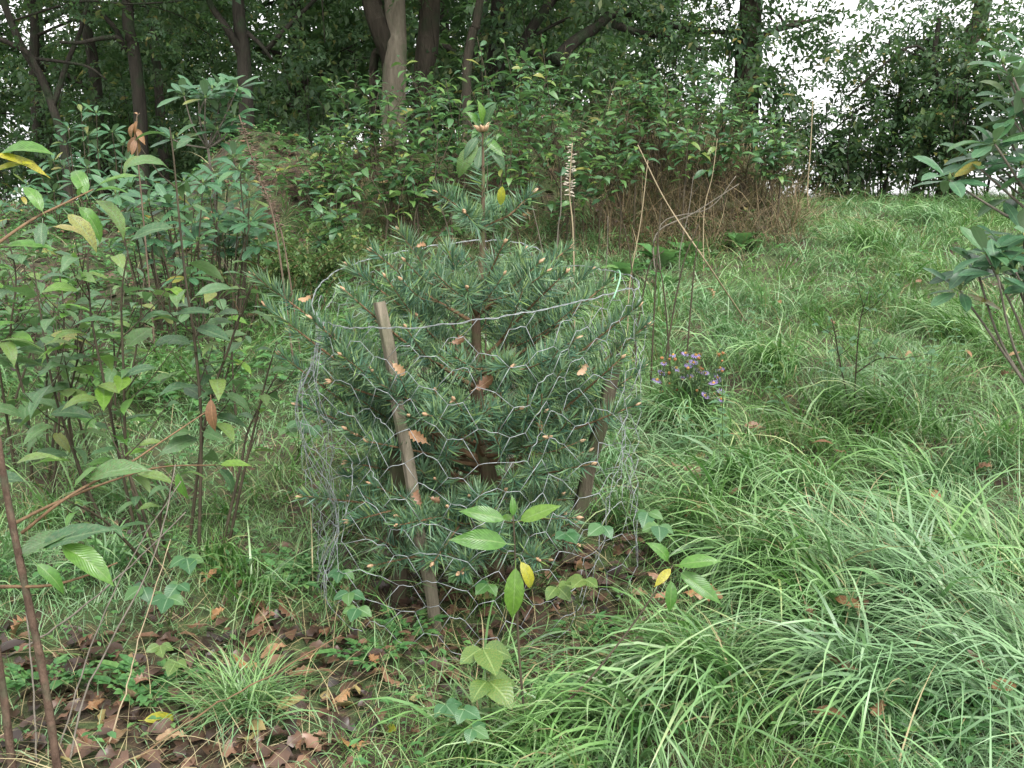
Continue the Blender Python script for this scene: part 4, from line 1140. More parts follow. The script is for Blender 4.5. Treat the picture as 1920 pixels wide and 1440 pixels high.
for lab, pp, Y, wpx, bark, nl, hz, ll, ivy in TREES:
    tp_ = tpx(pp, Y)
    r = wpx / 2 / F_PX * Y
    limbs, cl = limb_set(tp_[:-1], nl, hz[0], hz[1], ll, r * .33)
    if 'arching' in lab:
        for pts in ([(1040, 115), (1075, 80), (1120, 50), (1155, 24), (1215, 32), (1300, 58), (1380, 60)], [(1150, 45), (1200, 62), (1260, 70), (1320, 95)], [(985, 90), (1010, 105), (1040, 115)]):
            w_ = [P(x, y, 11.0 + .1 * i_) for i_, (x, y) in enumerate(pts)]
            limbs.append((w_, .075 if len(pts) > 4 else .045, .02))
            for c in smooth_line(w_, 4)[3::2]: cl += [c + NR.normal(0, .25, 3)]
    if 'broken limb pointing' in lab:
        limbs.append(([P(234, 95, 12), P(222, 72, 11.9), P(190, 72, 11.8), P(150, 80, 11.8), P(112, 79, 11.7)], .038, .016))
        limbs.append(([P(228, 78, 12), P(215, 52, 11.9), P(190, 25, 11.8), P(170, 0, 11.8)], .034, .02))
    if 'crossing limbs' in lab:
        limbs.append(([P(95, 190, 12), P(60, 110, 11.9), P(25, 85, 11.8), P(-20, 65, 11.7)], .036, .025))
        limbs.append(([P(100, 200, 12), P(125, 120, 12.1), P(150, 60, 12.2), P(165, 0, 12.3)], .035, .02))
        limbs.append(([P(60, 110, 12), P(110, 115, 11.9), P(165, 125, 11.8), P(200, 150, 11.8)], .022, .01))
    if 'leggy' in lab:
        limbs.append(([P(456, 110, 11.5), P(430, 60, 11.4), P(405, 25, 11.4), P(385, -10, 11.3)], .05, .03))
        limbs.append(([P(462, 60, 11.5), P(490, 85, 11.4), P(510, 112, 11.4)], .03, .015))
        limbs.append(([P(495, 100, 11.5), P(530, 60, 11.4), P(560, 30, 11.4), P(600, -10, 11.4)], .03, .02))
    if 'double' in lab:
        limbs.append(([P(739, 160, 11.03), P(735, 110, 11.03), P(716, 62, 11.0), P(700, 15, 11.0), P(688, -50, 11.0), P(670, -200, 11.0)], .125, .09))
        limbs.append(([P(742, 130, 11), P(712, 95, 11.1), P(700, 130, 11.2), P(705, 230, 11.3)], .05, .045))
    tree(lab, tp_, r, r * .6, bark, limbs, cl, 34, .2, (.055, .10), None, ivy=ivy, group=None)

# deeper forest behind on the left and centre: same kind of tree repeated
FARL = 'forest tree with green crown standing deep behind the front trunks'
def far_proto(seed, h=8.5, r=.16, n_l=11, low=1.6):
    rnd.seed(seed)
    pts = [Vector((0, 0, -.1)), Vector((rnd.gauss(0, .1), 0, h * .3)), Vector((rnd.gauss(0, .25), 0, h * .65)), Vector((rnd.gauss(0, .3), 0, h))]
    limbs, cl = limb_set(pts, n_l, low, h, 2.6, r * .4, .2)
    return pts, limbs, cl
PROT = []
for s_ in range(3):
    pts, limbs, cl = far_proto(100 + s_)
    o_ = tree(FARL, pts, .15, .05, M_BARK, limbs, cl, 34, .32, (.11, .18), M_FARLEAF, name='forest_tree', group='trees deep in the forest', n=8)
    PROT.append(o_)
def copy_tree(o_, parent=None):
    c = o_.copy(); COL.objects.link(c)
    if parent: c.parent = parent
    for ch in list(o_.children): copy_tree(ch, c)
    return c
FARS = [(-11.5, 19), (-9.3, 21), (-7.4, 18.5), (-8.3, 25), (-5.4, 21), (-5.9, 27), (-3.6, 18), (-3.2, 24), (-1.3, 22.5), (-10.5, 28), (-13.5, 24), (-7.0, 33), (-2.2, 30), (.6, 27), (2.2, 22), (-12.5, 33), (3.6, 30), (1.0, 19), (-.6, 17)]
for k, (x, y) in enumerate(FARS):
    o_ = PROT[k] if k < 3 else copy_tree(PROT[k % 3])
    s_ = rnd.uniform(.85, 1.15)
    o_.location = on_ground(x, y, .1); o_.rotation_euler = (0, 0, rnd.uniform(0, 6.28)); o_.scale = (s_, s_, s_)

# understory bushes and the hedge beyond the crest
def bush(label, px, Y, h, wd, n_cl, per, ls, mat, name='bush', group=None, sig=.2, y_dep=.6, stems=5, bark=M_BARK):
    x0 = P(px, 300, Y).x; base = on_ground(x0, Y)
    root = thing(name, label, 'bush', base, group); O = np.array(base); cl = []
    for k in range(stems):
        a = rnd.uniform(0, 6.28); q = np.array([math.cos(a) * wd * rnd.uniform(.2, .8), math.sin(a) * y_dep * rnd.uniform(.2, .8), h * rnd.uniform(.6, 1)])
        st = np.array([q[0] * .15, q[1] * .15, 0]); ln = smooth_line([st, st + (q - st) * .5 + NR.normal(0, .06, 3), q], 5)
        V, Q, T = tube(ln, .010, .004, 5); obj('stem', mk('stem', V, [Q, T], bark), root)
        for c in ln[3:]: cl += [c + NR.normal(0, 1, 3) * np.array([wd * .2, y_dep * .2, h * .1]) for _ in range(max(1, n_cl // (stems * 8)))]
    V, FL, UV = leaf_cloud(cl, max(2, per // 8), sig, (ls[0] * 3.3, ls[1] * 3.6), SPR)
    f_ = obj('foliage', mk('foliage', V, FL, mat, UV), root); f_['kind'] = 'stuff'
    return root
UND = 'dark leafy understory bush between the forest trunks'
ULAB = {20: 'understory bush at the foot of the leaning dark tree', 140: 'understory bush below the dark crooked trunk', 230: 'understory bush beside the tree with the broken limb', 420: 'low understory bush behind the leggy rhododendron', 520: 'understory bush right of the dark straight trunk', 640: 'understory bush left of the pale double trunk'}
for px, Y, h, wd in [(20, 13, 2.0, 1.2), (140, 15, 2.4, 1.3), (230, 13.5, 2.2, 1.2), (350, 14, 2.4, 1.3), (420, 12.5, 1.6, .9), (520, 13.5, 2.3, 1.2), (580, 12.2, 2.0, .8), (640, 15, 2.6, 1.2), (90, 18, 3.2, 1.6), (300, 19, 3.6, 1.8)]:
    bush(ULAB.get(px, UND), px, Y, h, wd, 110, 22, (.07, .12), M_TREELEAF, 'understory_bush', 'understory bushes', .22, .7)
HED = 'leafy hedge bush on the crest with bright sky behind it'
HLAB = {860: 'dark bush behind the thicket, between thick trunk and ivied trunk', 1000: 'dark bush under the arching oak limb', 1180: 'dark bush behind the thicket below the arching limb tip', 1350: 'dark bush beside the ivy clad trunk on the bank', 1455: 'bush at the end of the bank with sky gaps', 1545: 'sparse hedge bush behind the upright straw stalk', 1655: 'hedge bush around the very thin curved tree', 1745: 'hedge bush at the slim leaning dark tree', 1850: 'tall hedge bush under the leaning grey trunk'}
for px, Y, h, wd in [(1180, 11.2, 2.0, .7), (1270, 11.0, 2.2, .6), (1350, 10.6, 1.6, .6), (1455, 11.2, 1.7, .5), (1505, 11.9, 1.3, .4), (1545, 11.4, 1.2, .5), (1600, 11.1, 1.3, .5), (1655, 11.8, 1.6, .45), (1570, 12.4, .9, .5), (1640, 12.6, 1.15, .45), (1705, 12.2, 1.6, .45), (1745, 11.2, 2.0, .5), (1790, 10.6, 1.9, .55), (1850, 10.8, 2.3, .6), (1915, 10.2, 2.2, .6), (1000, 11.3, 2.3, .8), (860, 11.4, 2.2, .8)]:
    bush(HLAB.get(px, HED), px, Y, h, wd, 60, (16 if px in (1545, 1600, 1655, 1640) else 22) if 1490 < px < 1695 else (36 if px > 1700 else 44), (.055, .10), M_TREELEAF, 'hedge_bush', 'hedge bushes on the crest', .12, .4)
SLIM = [([(1762, 30), (1752, 110), (1760, 210), (1735, 300), (1705, 395)], 11.0, 13, 'slim leaning dark tree rooted in the crest grass by the hedge'),
        ([(1690, 130), (1682, 220), (1672, 290), (1650, 380)], 11.6, 7, 'very thin curved tree against the brightest sky gap')]
for pp, Y, wpx, lab in SLIM:
    pts = [P(x, y, Y) for x, y in pp][::-1]; pts[0] = on_ground(pts[0].x, Y)
    r = wpx / 2 / F_PX * Y
    limbs, cl = limb_set(pts, 5, 2.0, 3.2, .9, r * .4)
    limbs.append(([pts[-2], (pts[-1] + pts[-2]) / 2 + Vector((-.3, 0, -.1)), pts[-1] + Vector((-.9, 0, -.8))], r * .5, .01))
    tree(lab, pts, r, r * .6, M_BARK, limbs, cl, 14, .16, (.05, .09), None, name='slim_tree')

# ------------------------------------------------------------------ bank details: mossy log, brown bracken, twigs
a = on_ground(P(1375, 320, 8.3).x, 8.3, -.05); b_ = on_ground(P(1265, 350, 8.15).x, 8.15, -.02)
lg = tube_obj('fallen_log', smooth_line([a + Vector((.25, .1, .05)), a, (a + b_) / 2 + Vector((0, 0, .03)), b_, b_ + Vector((-.12, -.05, -.12))], 6), .04, .026, M_MOSSLOG, None, 10, .18)
tag(lg, 'mossy fallen log on the brown bank behind the straw stalk', 'log')
def tangle(label, px0, px1, Y0, Y1, n, h, mat, name, cat):
    x = NR.uniform(0, 1, n); Y = NR.uniform(Y0, Y1, n)
    xx = ((px0 + (px1 - px0) * x) - 960) / F_PX * Y
    e = blades(np.stack([xx, Y, gz(xx, Y)], -1), NR.uniform(0, 6.28, n), NR.uniform(.25, 1, n) * h, NR.uniform(.003, .0065, n), NR.uniform(.3, 1.55, n), NR.uniform(-1.3, 1.2, n), 5)
    V, FL, UV = cat_blades([e])
    return tag(obj(name, mk(name, V, FL, mat, UV)), label, cat, kind='stuff')
tangle('brown dead bracken and twigs covering the bank by the log', 1130, 1500, 7.7, 9.3, 3200, .8, M_BRACKEN, 'dead_bracken', 'bracken')
tangle('low brown withered growth along the foot of the thicket', 620, 1340, 7.3, 8.6, 1500, .45, M_BRACKEN, 'dead_bracken', 'bracken')
tangle('brown dry stems along the crest of the meadow', 1480, 1930, 10.2, 11.2, 500, .45, M_BRACKEN, 'dead_bracken', 'bracken')
# fine broom-like shrub left of the fir
base = on_ground(P(560, 420, 6.6).x, 6.6)
root = thing('fine_leaved_shrub', 'wispy fine-leaved shrub with arching shoots between rhododendron and fir', 'shrub', base)
O = np.array(base); Rr, Tt, Ss, tl_ = [], [], [], []
for k in range(60):
    a = rnd.uniform(0, 6.28); L = rnd.uniform(.3, .62); q0 = np.array([rnd.gauss(0, .22), rnd.gauss(0, .2), 0])
    d = np.array([math.cos(a) * .5, math.sin(a) * .4, 1])
    ln = smooth_line([q0, q0 + d * L * .5, q0 + d * L + np.array([math.cos(a) * .2, math.sin(a) * .2, -.1])], 8)
    tl_.append(tube(ln, .004, .0015, 4))
    for c in np.repeat(ln[4:], 6, axis=0):
        Tt.append(c + NR.normal(0, .012, 3)); dd = norm(NR.normal(0, 1, 3) + np.array([0, 0, .4])); Rr.append(frames(dd[None], np.array([[0, .1, 1.]]))[0]); Ss.append(rnd.uniform(.03, .05))
V, FL = join_tubes(tl_); obj('shoots', mk('shoots', V, FL, M_TWIG), root)['kind'] = 'stuff'
V, FL, UV = scatter_multi(SI, np.array(Rr), np.array(Tt), np.array(Ss)); f_ = obj('foliage', mk('foliage', V, FL, M_BROOM, UV), root); f_['kind'] = 'stuff'

# dry stalks
def stalk(label, pts, r, mat, pods=None, group=None, rooted=True):
    ln = smooth_line(pts, 6); root_loc = Vector(pts[0])
    root = thing('dry_stalk', label, 'stalk', root_loc, group); O = np.array(root_loc)
    tube_obj('stem', ln, r, r * .5, mat, root, 6, .05, O)
    if pods:
        f0, f1, n, s, pm, sp = pods; tl_ = []
        for k in range(n):
            t_ = f0 + (f1 - f0) * rnd.random(); fi = t_ * (len(ln) - 1); i_ = min(int(fi), len(ln) - 2); c = ln[i_] + (ln[i_ + 1] - ln[i_]) * (fi - i_); a = rnd.uniform(0, 6.28)
            d = norm(np.array([math.cos(a), math.sin(a), rnd.uniform(-.4, .5)]))
            tl_.append(bud_geo(c + d * sp * rnd.uniform(.3, 1) - O, d, s * rnd.uniform(.7, 1.3)))
            tl_.append(tube(np.array([c - O, c + d * sp - O]), .0012, .0012, 4))
        V, FL = join_tubes(tl_); p_ = obj('seed_pods', mk('seed_pods', V, FL, pm), root); p_['kind'] = 'stuff'
    return root
def gp(px, Y):
    x = P(px, 500, Y).x
    return on_ground(x, Y, .01)
stalk('dry stalk set with whitish papery seed pods right of the fir top', [gp(1082, 5.0), P(1075, 450, 5), P(1068, 360, 5), P(1073, 268, 5)], .005, M_DRY, (.62, 1, 60, .014, M_POD, .022))
stalk('long straw-coloured stalk leaning diagonally over the meadow edge', [G(1400, 605), P(1330, 500, 5.2), P(1250, 380, 5.2), P(1196, 272, 5.2)], .0052, M_DRY)
stalk('upright thin straw stalk before the sky gap on the crest', [gp(1514, 9.5), P(1514, 360, 9.5), P(1520, 270, 9.5), P(1524, 190, 9.5)], .0075, M_DRY)
stalk('brown withered flower spike leaning over the rhododendron', [gp(545, 5.2), P(515, 420, 5.2), P(480, 320, 5.2), P(448, 215, 5.2)], .006, M_DRYB, (.45, .95, 110, .018, M_DRYB, .018))
stalk('second brown withered spike beside the wispy shrub', [gp(560, 5.3), P(535, 470, 5.3), P(515, 400, 5.3), P(490, 340, 5.3)], .005, M_DRYB, (.5, .95, 60, .016, M_DRYB, .015))
for k, (p0, p1, Y, r) in enumerate([((1045, 460), (1052, 330), 5.0, .004), ((1022, 520), (998, 385), 4.6, .003), ((1320, 400), (1345, 260), 7.0, .004), ((1180, 540), (1215, 300), 5.4, .004), ((1275, 470), (1300, 330), 6.8, .004), ((1130, 560), (1140, 405), 5.2, .003)]):
    stalk('bare thin dead stem standing before the bank', [gp(p0[0], Y), P(*p0, Y), P((p0[0] + p1[0]) / 2 + 3, (p0[1] + p1[1]) / 2, Y), P(*p1, Y)], r, rnd.choice([M_DRY, M_GREYTWIG]), group='bare dead stems before the bank')
for k, (p0, p1) in enumerate([((1240, 620), (1310, 420)), ((1225, 560), (1240, 380)), ((1290, 580), (1312, 440)), ((1200, 600), (1170, 420)), ((1265, 600), (1222, 470)), ((1185, 545), (1245, 470))]):
    g0 = gp(p0[0], 4.7 + .1 * k)
    stalk('dark bare shoot among the broad-leaved weeds behind the cage', [g0, P((p0[0] + p1[0]) / 2, (p0[1] + p1[1]) / 2, g0.y), P(*p1, g0.y)], .005, M_STEM, group='dark bare shoots behind the cage')
for pts, Y, r, mat, lab in [([(1230, 440), (1300, 400), (1385, 345)], 6.9, .006, M_GREYTWIG, 'grey forked dead twig sticking out of the bank'), ([(1240, 420), (1330, 390), (1380, 330)], 7.0, .005, M_GREYTWIG, 'thinner grey dead twig sticking out of the bank')]:
    stalk(lab, [gp(pts[0][0], Y)] + [P(*q, Y) for q in pts], r, mat)

# bare twigs leaning through the lower left
TW = [([(10, 1245), (120, 1165), (230, 1075), (350, 960)], .0048, M_GREYTWIG, 'straight grey twig slanting across the leaf litter'),
      ([(-20, 1425), (160, 1345), (330, 1265), (520, 1175)], .0042, M_STEM, 'long dark twig lying low over the leaf litter'),
      ([(240, 1440), (390, 1330), (500, 1270), (640, 1190)], .004, M_TWIG, 'brown twig slanting past the grass tuft'),
      ([(130, 1440), (170, 1280), (290, 1040), (330, 870)], .004, M_GREYTWIG, 'steep grey twig leaning right through the left saplings'),
      ([(110, 1420), (170, 1215), (240, 1060), (340, 900)], .0032, M_GREYTWIG, 'thin steep twig beside the grey one in the left saplings'),
      ([(195, 1430), (235, 1300), (260, 1200), (320, 1010)], .0032, M_DRY, 'pale thin steep twig rooted in the leaf litter'),
      ([(650, 1375), (720, 1330), (800, 1280), (875, 1250)], .005, M_BARK, 'black fallen stick lying by the crinkled bramble leaf'),
      ([(445, 1400), (520, 1330), (610, 1240), (640, 1200)], .0035, M_BARK, 'short black stick lying in the grass tuft'),
      ([(60, 1230), (200, 1260), (310, 1340), (330, 1360)], .005, M_STEM_G, 'yellowish green bramble runner across the litter'),
      ([(70, 1440), (60, 1250), (40, 1080), (15, 960)], .0035, M_GREYTWIG, 'thin pale twig beside the reddish shrub stems'),
      ([(545, 1060), (720, 1020), (790, 980), (760, 1010)], .002, M_DRY, 'fine straw stem bent at the foot of the cage')]
for pts, r, mat, lab in TW[:-1]:
    g0 = G(*pts[0]) if pts[0][1] < 1440 else G(pts[0][0], 1440)
    flat_ = 'lying' in lab or 'runner' in lab
    ps = [g0 + Vector((0, 0, .004))]
    for q in pts[1:]:
        if flat_: ps.append(G(*q) + Vector((0, 0, .02)))
        else: ps.append(P(q[0], q[1], g0.y + (pts[0][1] - q[1]) / 500 * .35))
    ps = smooth_line(ps, 7); ps[1:] += NR.normal(0, .0014, (len(ps) - 1, 3))
    o_ = tube_obj('bare_twig', ps, r * .68, r * .38, mat, None, 6, .1)
    tag(o_, lab, 'twig')

# ------------------------------------------------------------------ aster clump
ab = G(1300, 800)
ast = thing('aster_clump', 'clump of small purple asters with brown spent heads in the grass', 'aster', ab)
O = np.array(ab)
def flower_mesh(n, r_, cup):
    V, Fc, U = [], [], []
    for k in range(n):
        a = k * 2 * math.pi / n; w_ = .16
        for rr, aw, zz in ((.2, .08, 0), (.7, w_, cup * .6), (1, .05, cup)):
            for s in (-1, 1):
                V.append((math.cos(a + s * aw) * rr * r_, math.sin(a + s * aw) * rr * r_, zz * r_)); U.append((.5 + .3 * s, rr))
        i0 = k * 6
        Fc += [(i0, i0 + 1, i0 + 3), (i0, i0 + 3, i0 + 2), (i0 + 2, i0 + 3, i0 + 5), (i0 + 2, i0 + 5, i0 + 4)]
    return mk('aster_petals', np.array(V), [np.array(Fc)], M_PETAL, np.array(U))
FLM = [flower_mesh(14, .016, .1), flower_mesh(12, .014, .6), flower_mesh(13, .015, -.3)]
V_, Q_, T_ = tube(np.array([[0, 0, -.006], [0, 0, 0], [0, 0, .004]]), np.array([.003, .0055, .003]), n=7)
ME_EYE = mk('aster_eye', V_, [Q_, T_], M_EYE)
V_, Q_, T_ = tube(np.array([[0, 0, -.008], [0, 0, -.002], [0, 0, .005], [0, 0, .008]]), np.array([.003, .0075, .009, .004]), n=7)
ME_SP = mk('spent_head', V_, [Q_, T_], M_SPENT)
tl_ = []; Rr, Tt, Ss = [], [], []
heads = [(1232, 712, 1), (1240, 700, 1), (1245, 680, 1), (1262, 665, 1), (1285, 662, 1), (1305, 665, 1), (1290, 690, 1), (1280, 712, 1), (1294, 708, 1), (1322, 700, 1), (1350, 690, 1), (1345, 708, 1), (1338, 718, 1), (1322, 742, 1), (1350, 738, 1), (1352, 748, 1), (1330, 782, 1), (1318, 782, 1),
         (1300, 680, 1), (1310, 695, 1), (1268, 690, 1), (1255, 700, 0)]
for k in range(34): heads.append((rnd.uniform(1240, 1360), rnd.uniform(660, 800), 0))
for x, y, kind in heads:
    Yh = ab.y + rnd.uniform(-.12, .12)
    p = np.array(P(x, y, Yh)) - O
    st = np.array([rnd.gauss(0, .05) + p[0] * .3, rnd.gauss(0, .05), -.01])
    ln = smooth_line([st, (st + p) / 2 + NR.normal(0, .015, 3), p], 4); tl_.append(tube(ln, .0018, .0012, 4))
    d = norm(np.array([rnd.gauss(0, .4), -.6 + rnd.gauss(0, .3), .8]))
    Rm = frames(np.array([[0.3, .8, .3]]), d[None])[0]
    if kind:
        f_ = obj('flower', rnd.choice(FLM), ast, MAT4(Rm, p, rnd.uniform(1.2, 1.7))); obj('flower_eye', ME_EYE, f_)
    else:
        obj('spent_head', ME_SP, ast, MAT4(Rm, p, rnd.uniform(.7, 1.1)))
    for c in np.repeat(ln[1:], 7, axis=0):
        Tt.append(c + NR.normal(0, .015, 3)); dd = norm(NR.normal(0, 1, 3) + np.array([0, 0, .5])); Rr.append(frames(dd[None], np.array([[0, .1, 1.]]))[0]); Ss.append(rnd.uniform(.025, .045))
V, FL = join_tubes(tl_); obj('stems', mk('stems', V, FL, M_STEM_G), ast)['kind'] = 'stuff'
V, FL, UV = scatter_multi(NAR, np.array(Rr), np.array(Tt), np.array(Ss)); f_ = obj('foliage', mk('foliage', V, FL, M_TREELEAF, UV), ast); f_['kind'] = 'stuff'

# ------------------------------------------------------------------ broad weeds, nettles, brambles, parsley
def rosette(name, label, cat, base, n, me, ls, elev=(.2, .9), group=None, h=.0, az0=None):
    root = thing(name, label, cat, base, group); O = np.array(base)
    for k in range(n):
        a = k * 2.4 + rnd.gauss(0, .2); e = rnd.uniform(*elev)
        leaf_part(root, rnd.choice(me), O + np.array([0, 0, h * rnd.random()]), (math.cos(a), math.sin(a), e), (0, 0, 1), rnd.uniform(*ls), origin=O)
    return root
for x, y, n, ls, lab in [(1240, 505, 8, (.16, .24), 'broad-leaved green weed at the foot of the bank, below the straw stalk'), (1295, 490, 8, (.15, .24), 'broad-leaved weed with upright leaf under the straw stalk'), (1385, 470, 7, (.16, .22), 'broad-leaved weed at the end of the bank'), (1175, 525, 8, (.14, .2), 'broad-leaved weed next to the cage rim, among dark shoots'),
                         (1250, 545, 7, (.12, .18), 'small broad-leaved weed behind the cage, among grass')]:
    rosette('broad_leaved_weed', lab, 'weed', G(x, y), n, ME_BROAD, ls, (.3, 1.1), h=.05)

def nettle(base, h, label, group=None):
    root = thing('nettle', label, 'nettle', base, group); O = np.array(base)
    lean = NR.normal(0, .06, 2); top = np.array([lean[0], lean[1], h])
    V, Q, T = tube(smooth_line([(0, 0, -.01), top * .5, top], 4), .0028, .0015, 5); obj('stem', mk('stem', V, [Q, T], M_STEM_G), root)
    k = 0; z = h * .35
    while z < h:
        for s in (0, 1):
            a = k * 1.57 + s * 3.14 + rnd.gauss(0, .2)
            obj('leaf', rnd.choice(ME_NE), root, MAT4(frames(np.array([[math.cos(a), math.sin(a), .25]]), np.array([[0, 0, 1.]]))[0], top * (z / h), rnd.uniform(.05, .075) * (1.15 - .5 * z / h)))
        z += .035; k += 1
    return root
NTL = [(1355, 880, .30, 'nettle with pale leaves right below the purple asters'), (1300, 870, .18, 'small nettle beside the larger one below the asters'), (1540, 800, .24, 'nettle beside the thin branching weed in the meadow'), (1475, 800, .22, 'nettle left of the thin branching weed'), (1740, 760, .3, 'nettle standing in dark grass below the low rhododendron'), (1805, 735, .28, 'tallest nettle close to the low rhododendron'), (1430, 660, .22, 'nettle behind the asters in paler grass')]
for x, y, h, lab in NTL: nettle(G(x, y), h * 1.25, lab)

def bramble(label, leaves, base, me=ME_BR, s=.07, stem=M_STEM_G):
    """leaves: list of points (world) each with three leaflets"""
    root = thing('bramble', label, 'bramble', base); O = np.array(base)
    for p in leaves:
        p = np.array(p); ln = smooth_line([O, (O + p) / 2 + np.array([0, 0, .02]), p], 4)
        tube_obj('stem', ln, .002, .0012, stem, root, 5, 0, O)
        a0 = -1.4 + rnd.gauss(0, .5)
        for da, f in ((0, 1.0), (1.25, .82), (-1.25, .82)):
            d = np.array([math.cos(a0 + da), math.sin(a0 + da), -.25 + rnd.gauss(0, .1)])
            leaf_part(root, rnd.choice(me), p, d, (rnd.gauss(0, .15), -.5, 1), s * f * rnd.uniform(.9, 1.1), 'leaflet', O)
    return root
def pts_(l, dz=0): return [P(x, y, Y) for x, y, Y in l]
bramble('bramble with silvery dark green crinkled leaflets on the leaf litter', pts_([(335, 1095, 2.62), (315, 1120, 2.55), (268, 1100, 2.7), (350, 1045, 2.75)]), G(318, 1180), s=.062)
bramble('bramble with big yellow-edged crinkled leaves in front of the cage', pts_([(905, 1215, 2.26), (915, 1275, 2.2)]), G(925, 1400), ME_BRY, .088)
bramble('bramble with yellow-green crinkled leaves inside the foot of the cage', pts_([(1095, 1085, 2.55), (1045, 1100, 2.6)]), G(1075, 1190), ME_BRY, .062)
bramble('bramble with dark leaves in the shade under the fir', pts_([(915, 1095, 2.75), (1130, 985, 2.7), (1060, 1000, 2.75), (860, 1075, 2.8)]), G(985, 1130), ME_BR, .06)
bramble('bramble with dark leaves right outside the cage by the grass', pts_([(1215, 960, 2.8), (1235, 985, 2.75)]), G(1215, 1060), ME_BR, .06)
bramble('small bright bramble at the foot of the front sapling', pts_([(870, 1330, 2.1), (835, 1320, 2.15), (885, 1365, 2.05)]), G(870, 1410), ME_BR, .045)
bramble('low bramble with round leaves left of the cage foot', pts_([(640, 1070, 2.75), (655, 1110, 2.65), (670, 1140, 2.6)]), G(650, 1190), ME_BR, .055)
bramble('low bramble by the dark grass tuft left of the cage', pts_([(560, 790, 3.7), (585, 800, 3.75), (540, 805, 3.7)]), G(560, 850), ME_BR, .06)
bramble('yellow-green leaved bramble seedling on the leaf litter', pts_([(300, 1210, 2.5), (330, 1240, 2.45)]), G(320, 1270), ME_BRY, .045)

# lacy parsley-like seedlings: each a fan of divided leaves
def lacy_geo():
    Vs, Fs, Us = [], [], []; off = 0
    for t_, s, a in [(1, .3, 0)] + [(f, .30 * (1.15 - f), sg * 1.0) for f in (.35, .55, .75, .9) for sg in (-1, 1)]:
        for q, (sa, sl) in enumerate(((0, 1), (.8, .7), (-.8, .7))):
            V, Fc, U = SI[q % 3]
            ang = a + sa; c, s_ = math.cos(ang), math.sin(ang)
            W = V * s * sl * 1.25
            W = np.stack([W[:, 0] * c + W[:, 1] * s_, -W[:, 0] * s_ + W[:, 1] * c, W[:, 2]], -1)
            W = W + np.array([math.sin(a) * s * .5, .9 * t_ - .15 * (t_ == 1), 0])
            Vs.append(W); Fs.append(Fc + off); Us.append(U); off += len(V)
    V = np.vstack(Vs); F_ = np.vstack(Fs); U = np.vstack(Us)
    r_ = np.array([[-.008, 0, 0], [.008, 0, 0], [.005, .95, 0], [-.005, .95, 0]])
    F_ = np.vstack([F_, [[off, off + 1, off + 2], [off, off + 2, off + 3]]]); V = np.vstack([V, r_]); U = np.vstack([U, [[.5, .5]] * 4])
    V[:, 2] -= .35 * V[:, 1] ** 2
    return V, F_, U
LG = lacy_geo(); ME_LACE = [mk('lacy_leaf', LG[0], [LG[1]], M_HERB, LG[2])]
LACE = [(1520, 1150), (1590, 1180), (1620, 1085), (1700, 1070), (1640, 1140), (1790, 1400), (1830, 1420), (1720, 1400), (1080, 1310), (1130, 1350), (1050, 1390), (1200, 1290), (1180, 1380), (1560, 1010), (1660, 1010), (1850, 1300), (760, 1200), (1280, 1260), (280, 1300), (270, 1330), (70, 1300), (150, 1290), (530, 1110), (570, 1080), (1400, 920), (1480, 960), (1860, 890), (1790, 900), (190, 1090), (240, 1060), (430, 1080), (60, 1110), (1440, 1280), (1370, 1330), (1100, 1200), (700, 1250), (1010, 1350), (920, 1430), (1500, 1380), (1650, 1330)]
for x, y in LACE:
    g0 = G(x, y)
    rosette('parsley_seedling', 'low lacy-leaved green seedling in the grass', 'seedling', g0, rnd.randint(5, 7), ME_LACE, (.09, .15), (.7, 1.6), 'lacy seedlings in the grass')

# thin branching weed on the right
base = G(1600, 800)
sapling('branching_weed', 'thin dark branching weed with small leaves standing alone in the meadow', 'weed',
        [[base, P(1605, 690, base.y), P(1613, 600, base.y), P(1630, 545, base.y)], [base, P(1575, 680, base.y), P(1560, 600, base.y - .1), P(1545, 575, base.y - .1)], [P(1604, 700, base.y), P(1650, 672, base.y), P(1700, 675, base.y - .1)]],
        ME_NE, M_STEM, .05, .45, (.04, .06), 3, r=(.004, .0015))
# grass tuft on the litter
base = G(460, 1345); n = 340
az = NR.uniform(0, 6.28, n); bp_ = np.stack([NR.normal(0, .035, n), NR.normal(0, .03, n), np.zeros(n)], -1) + np.array(base)
V, FL, UV = cat_blades([blades(bp_, az, NR.uniform(.14, .30, n), NR.uniform(.003, .006, n), NR.uniform(.6, 1.5, n), NR.uniform(-1.0, .3, n), 6)])
tf = obj('grass_tuft', mk('grass_tuft', V - np.array(base), FL, M_GRASS, UV)); tf.location = base
tag(tf, 'bright green grass tuft standing alone on the brown leaf litter', 'grass tuft')

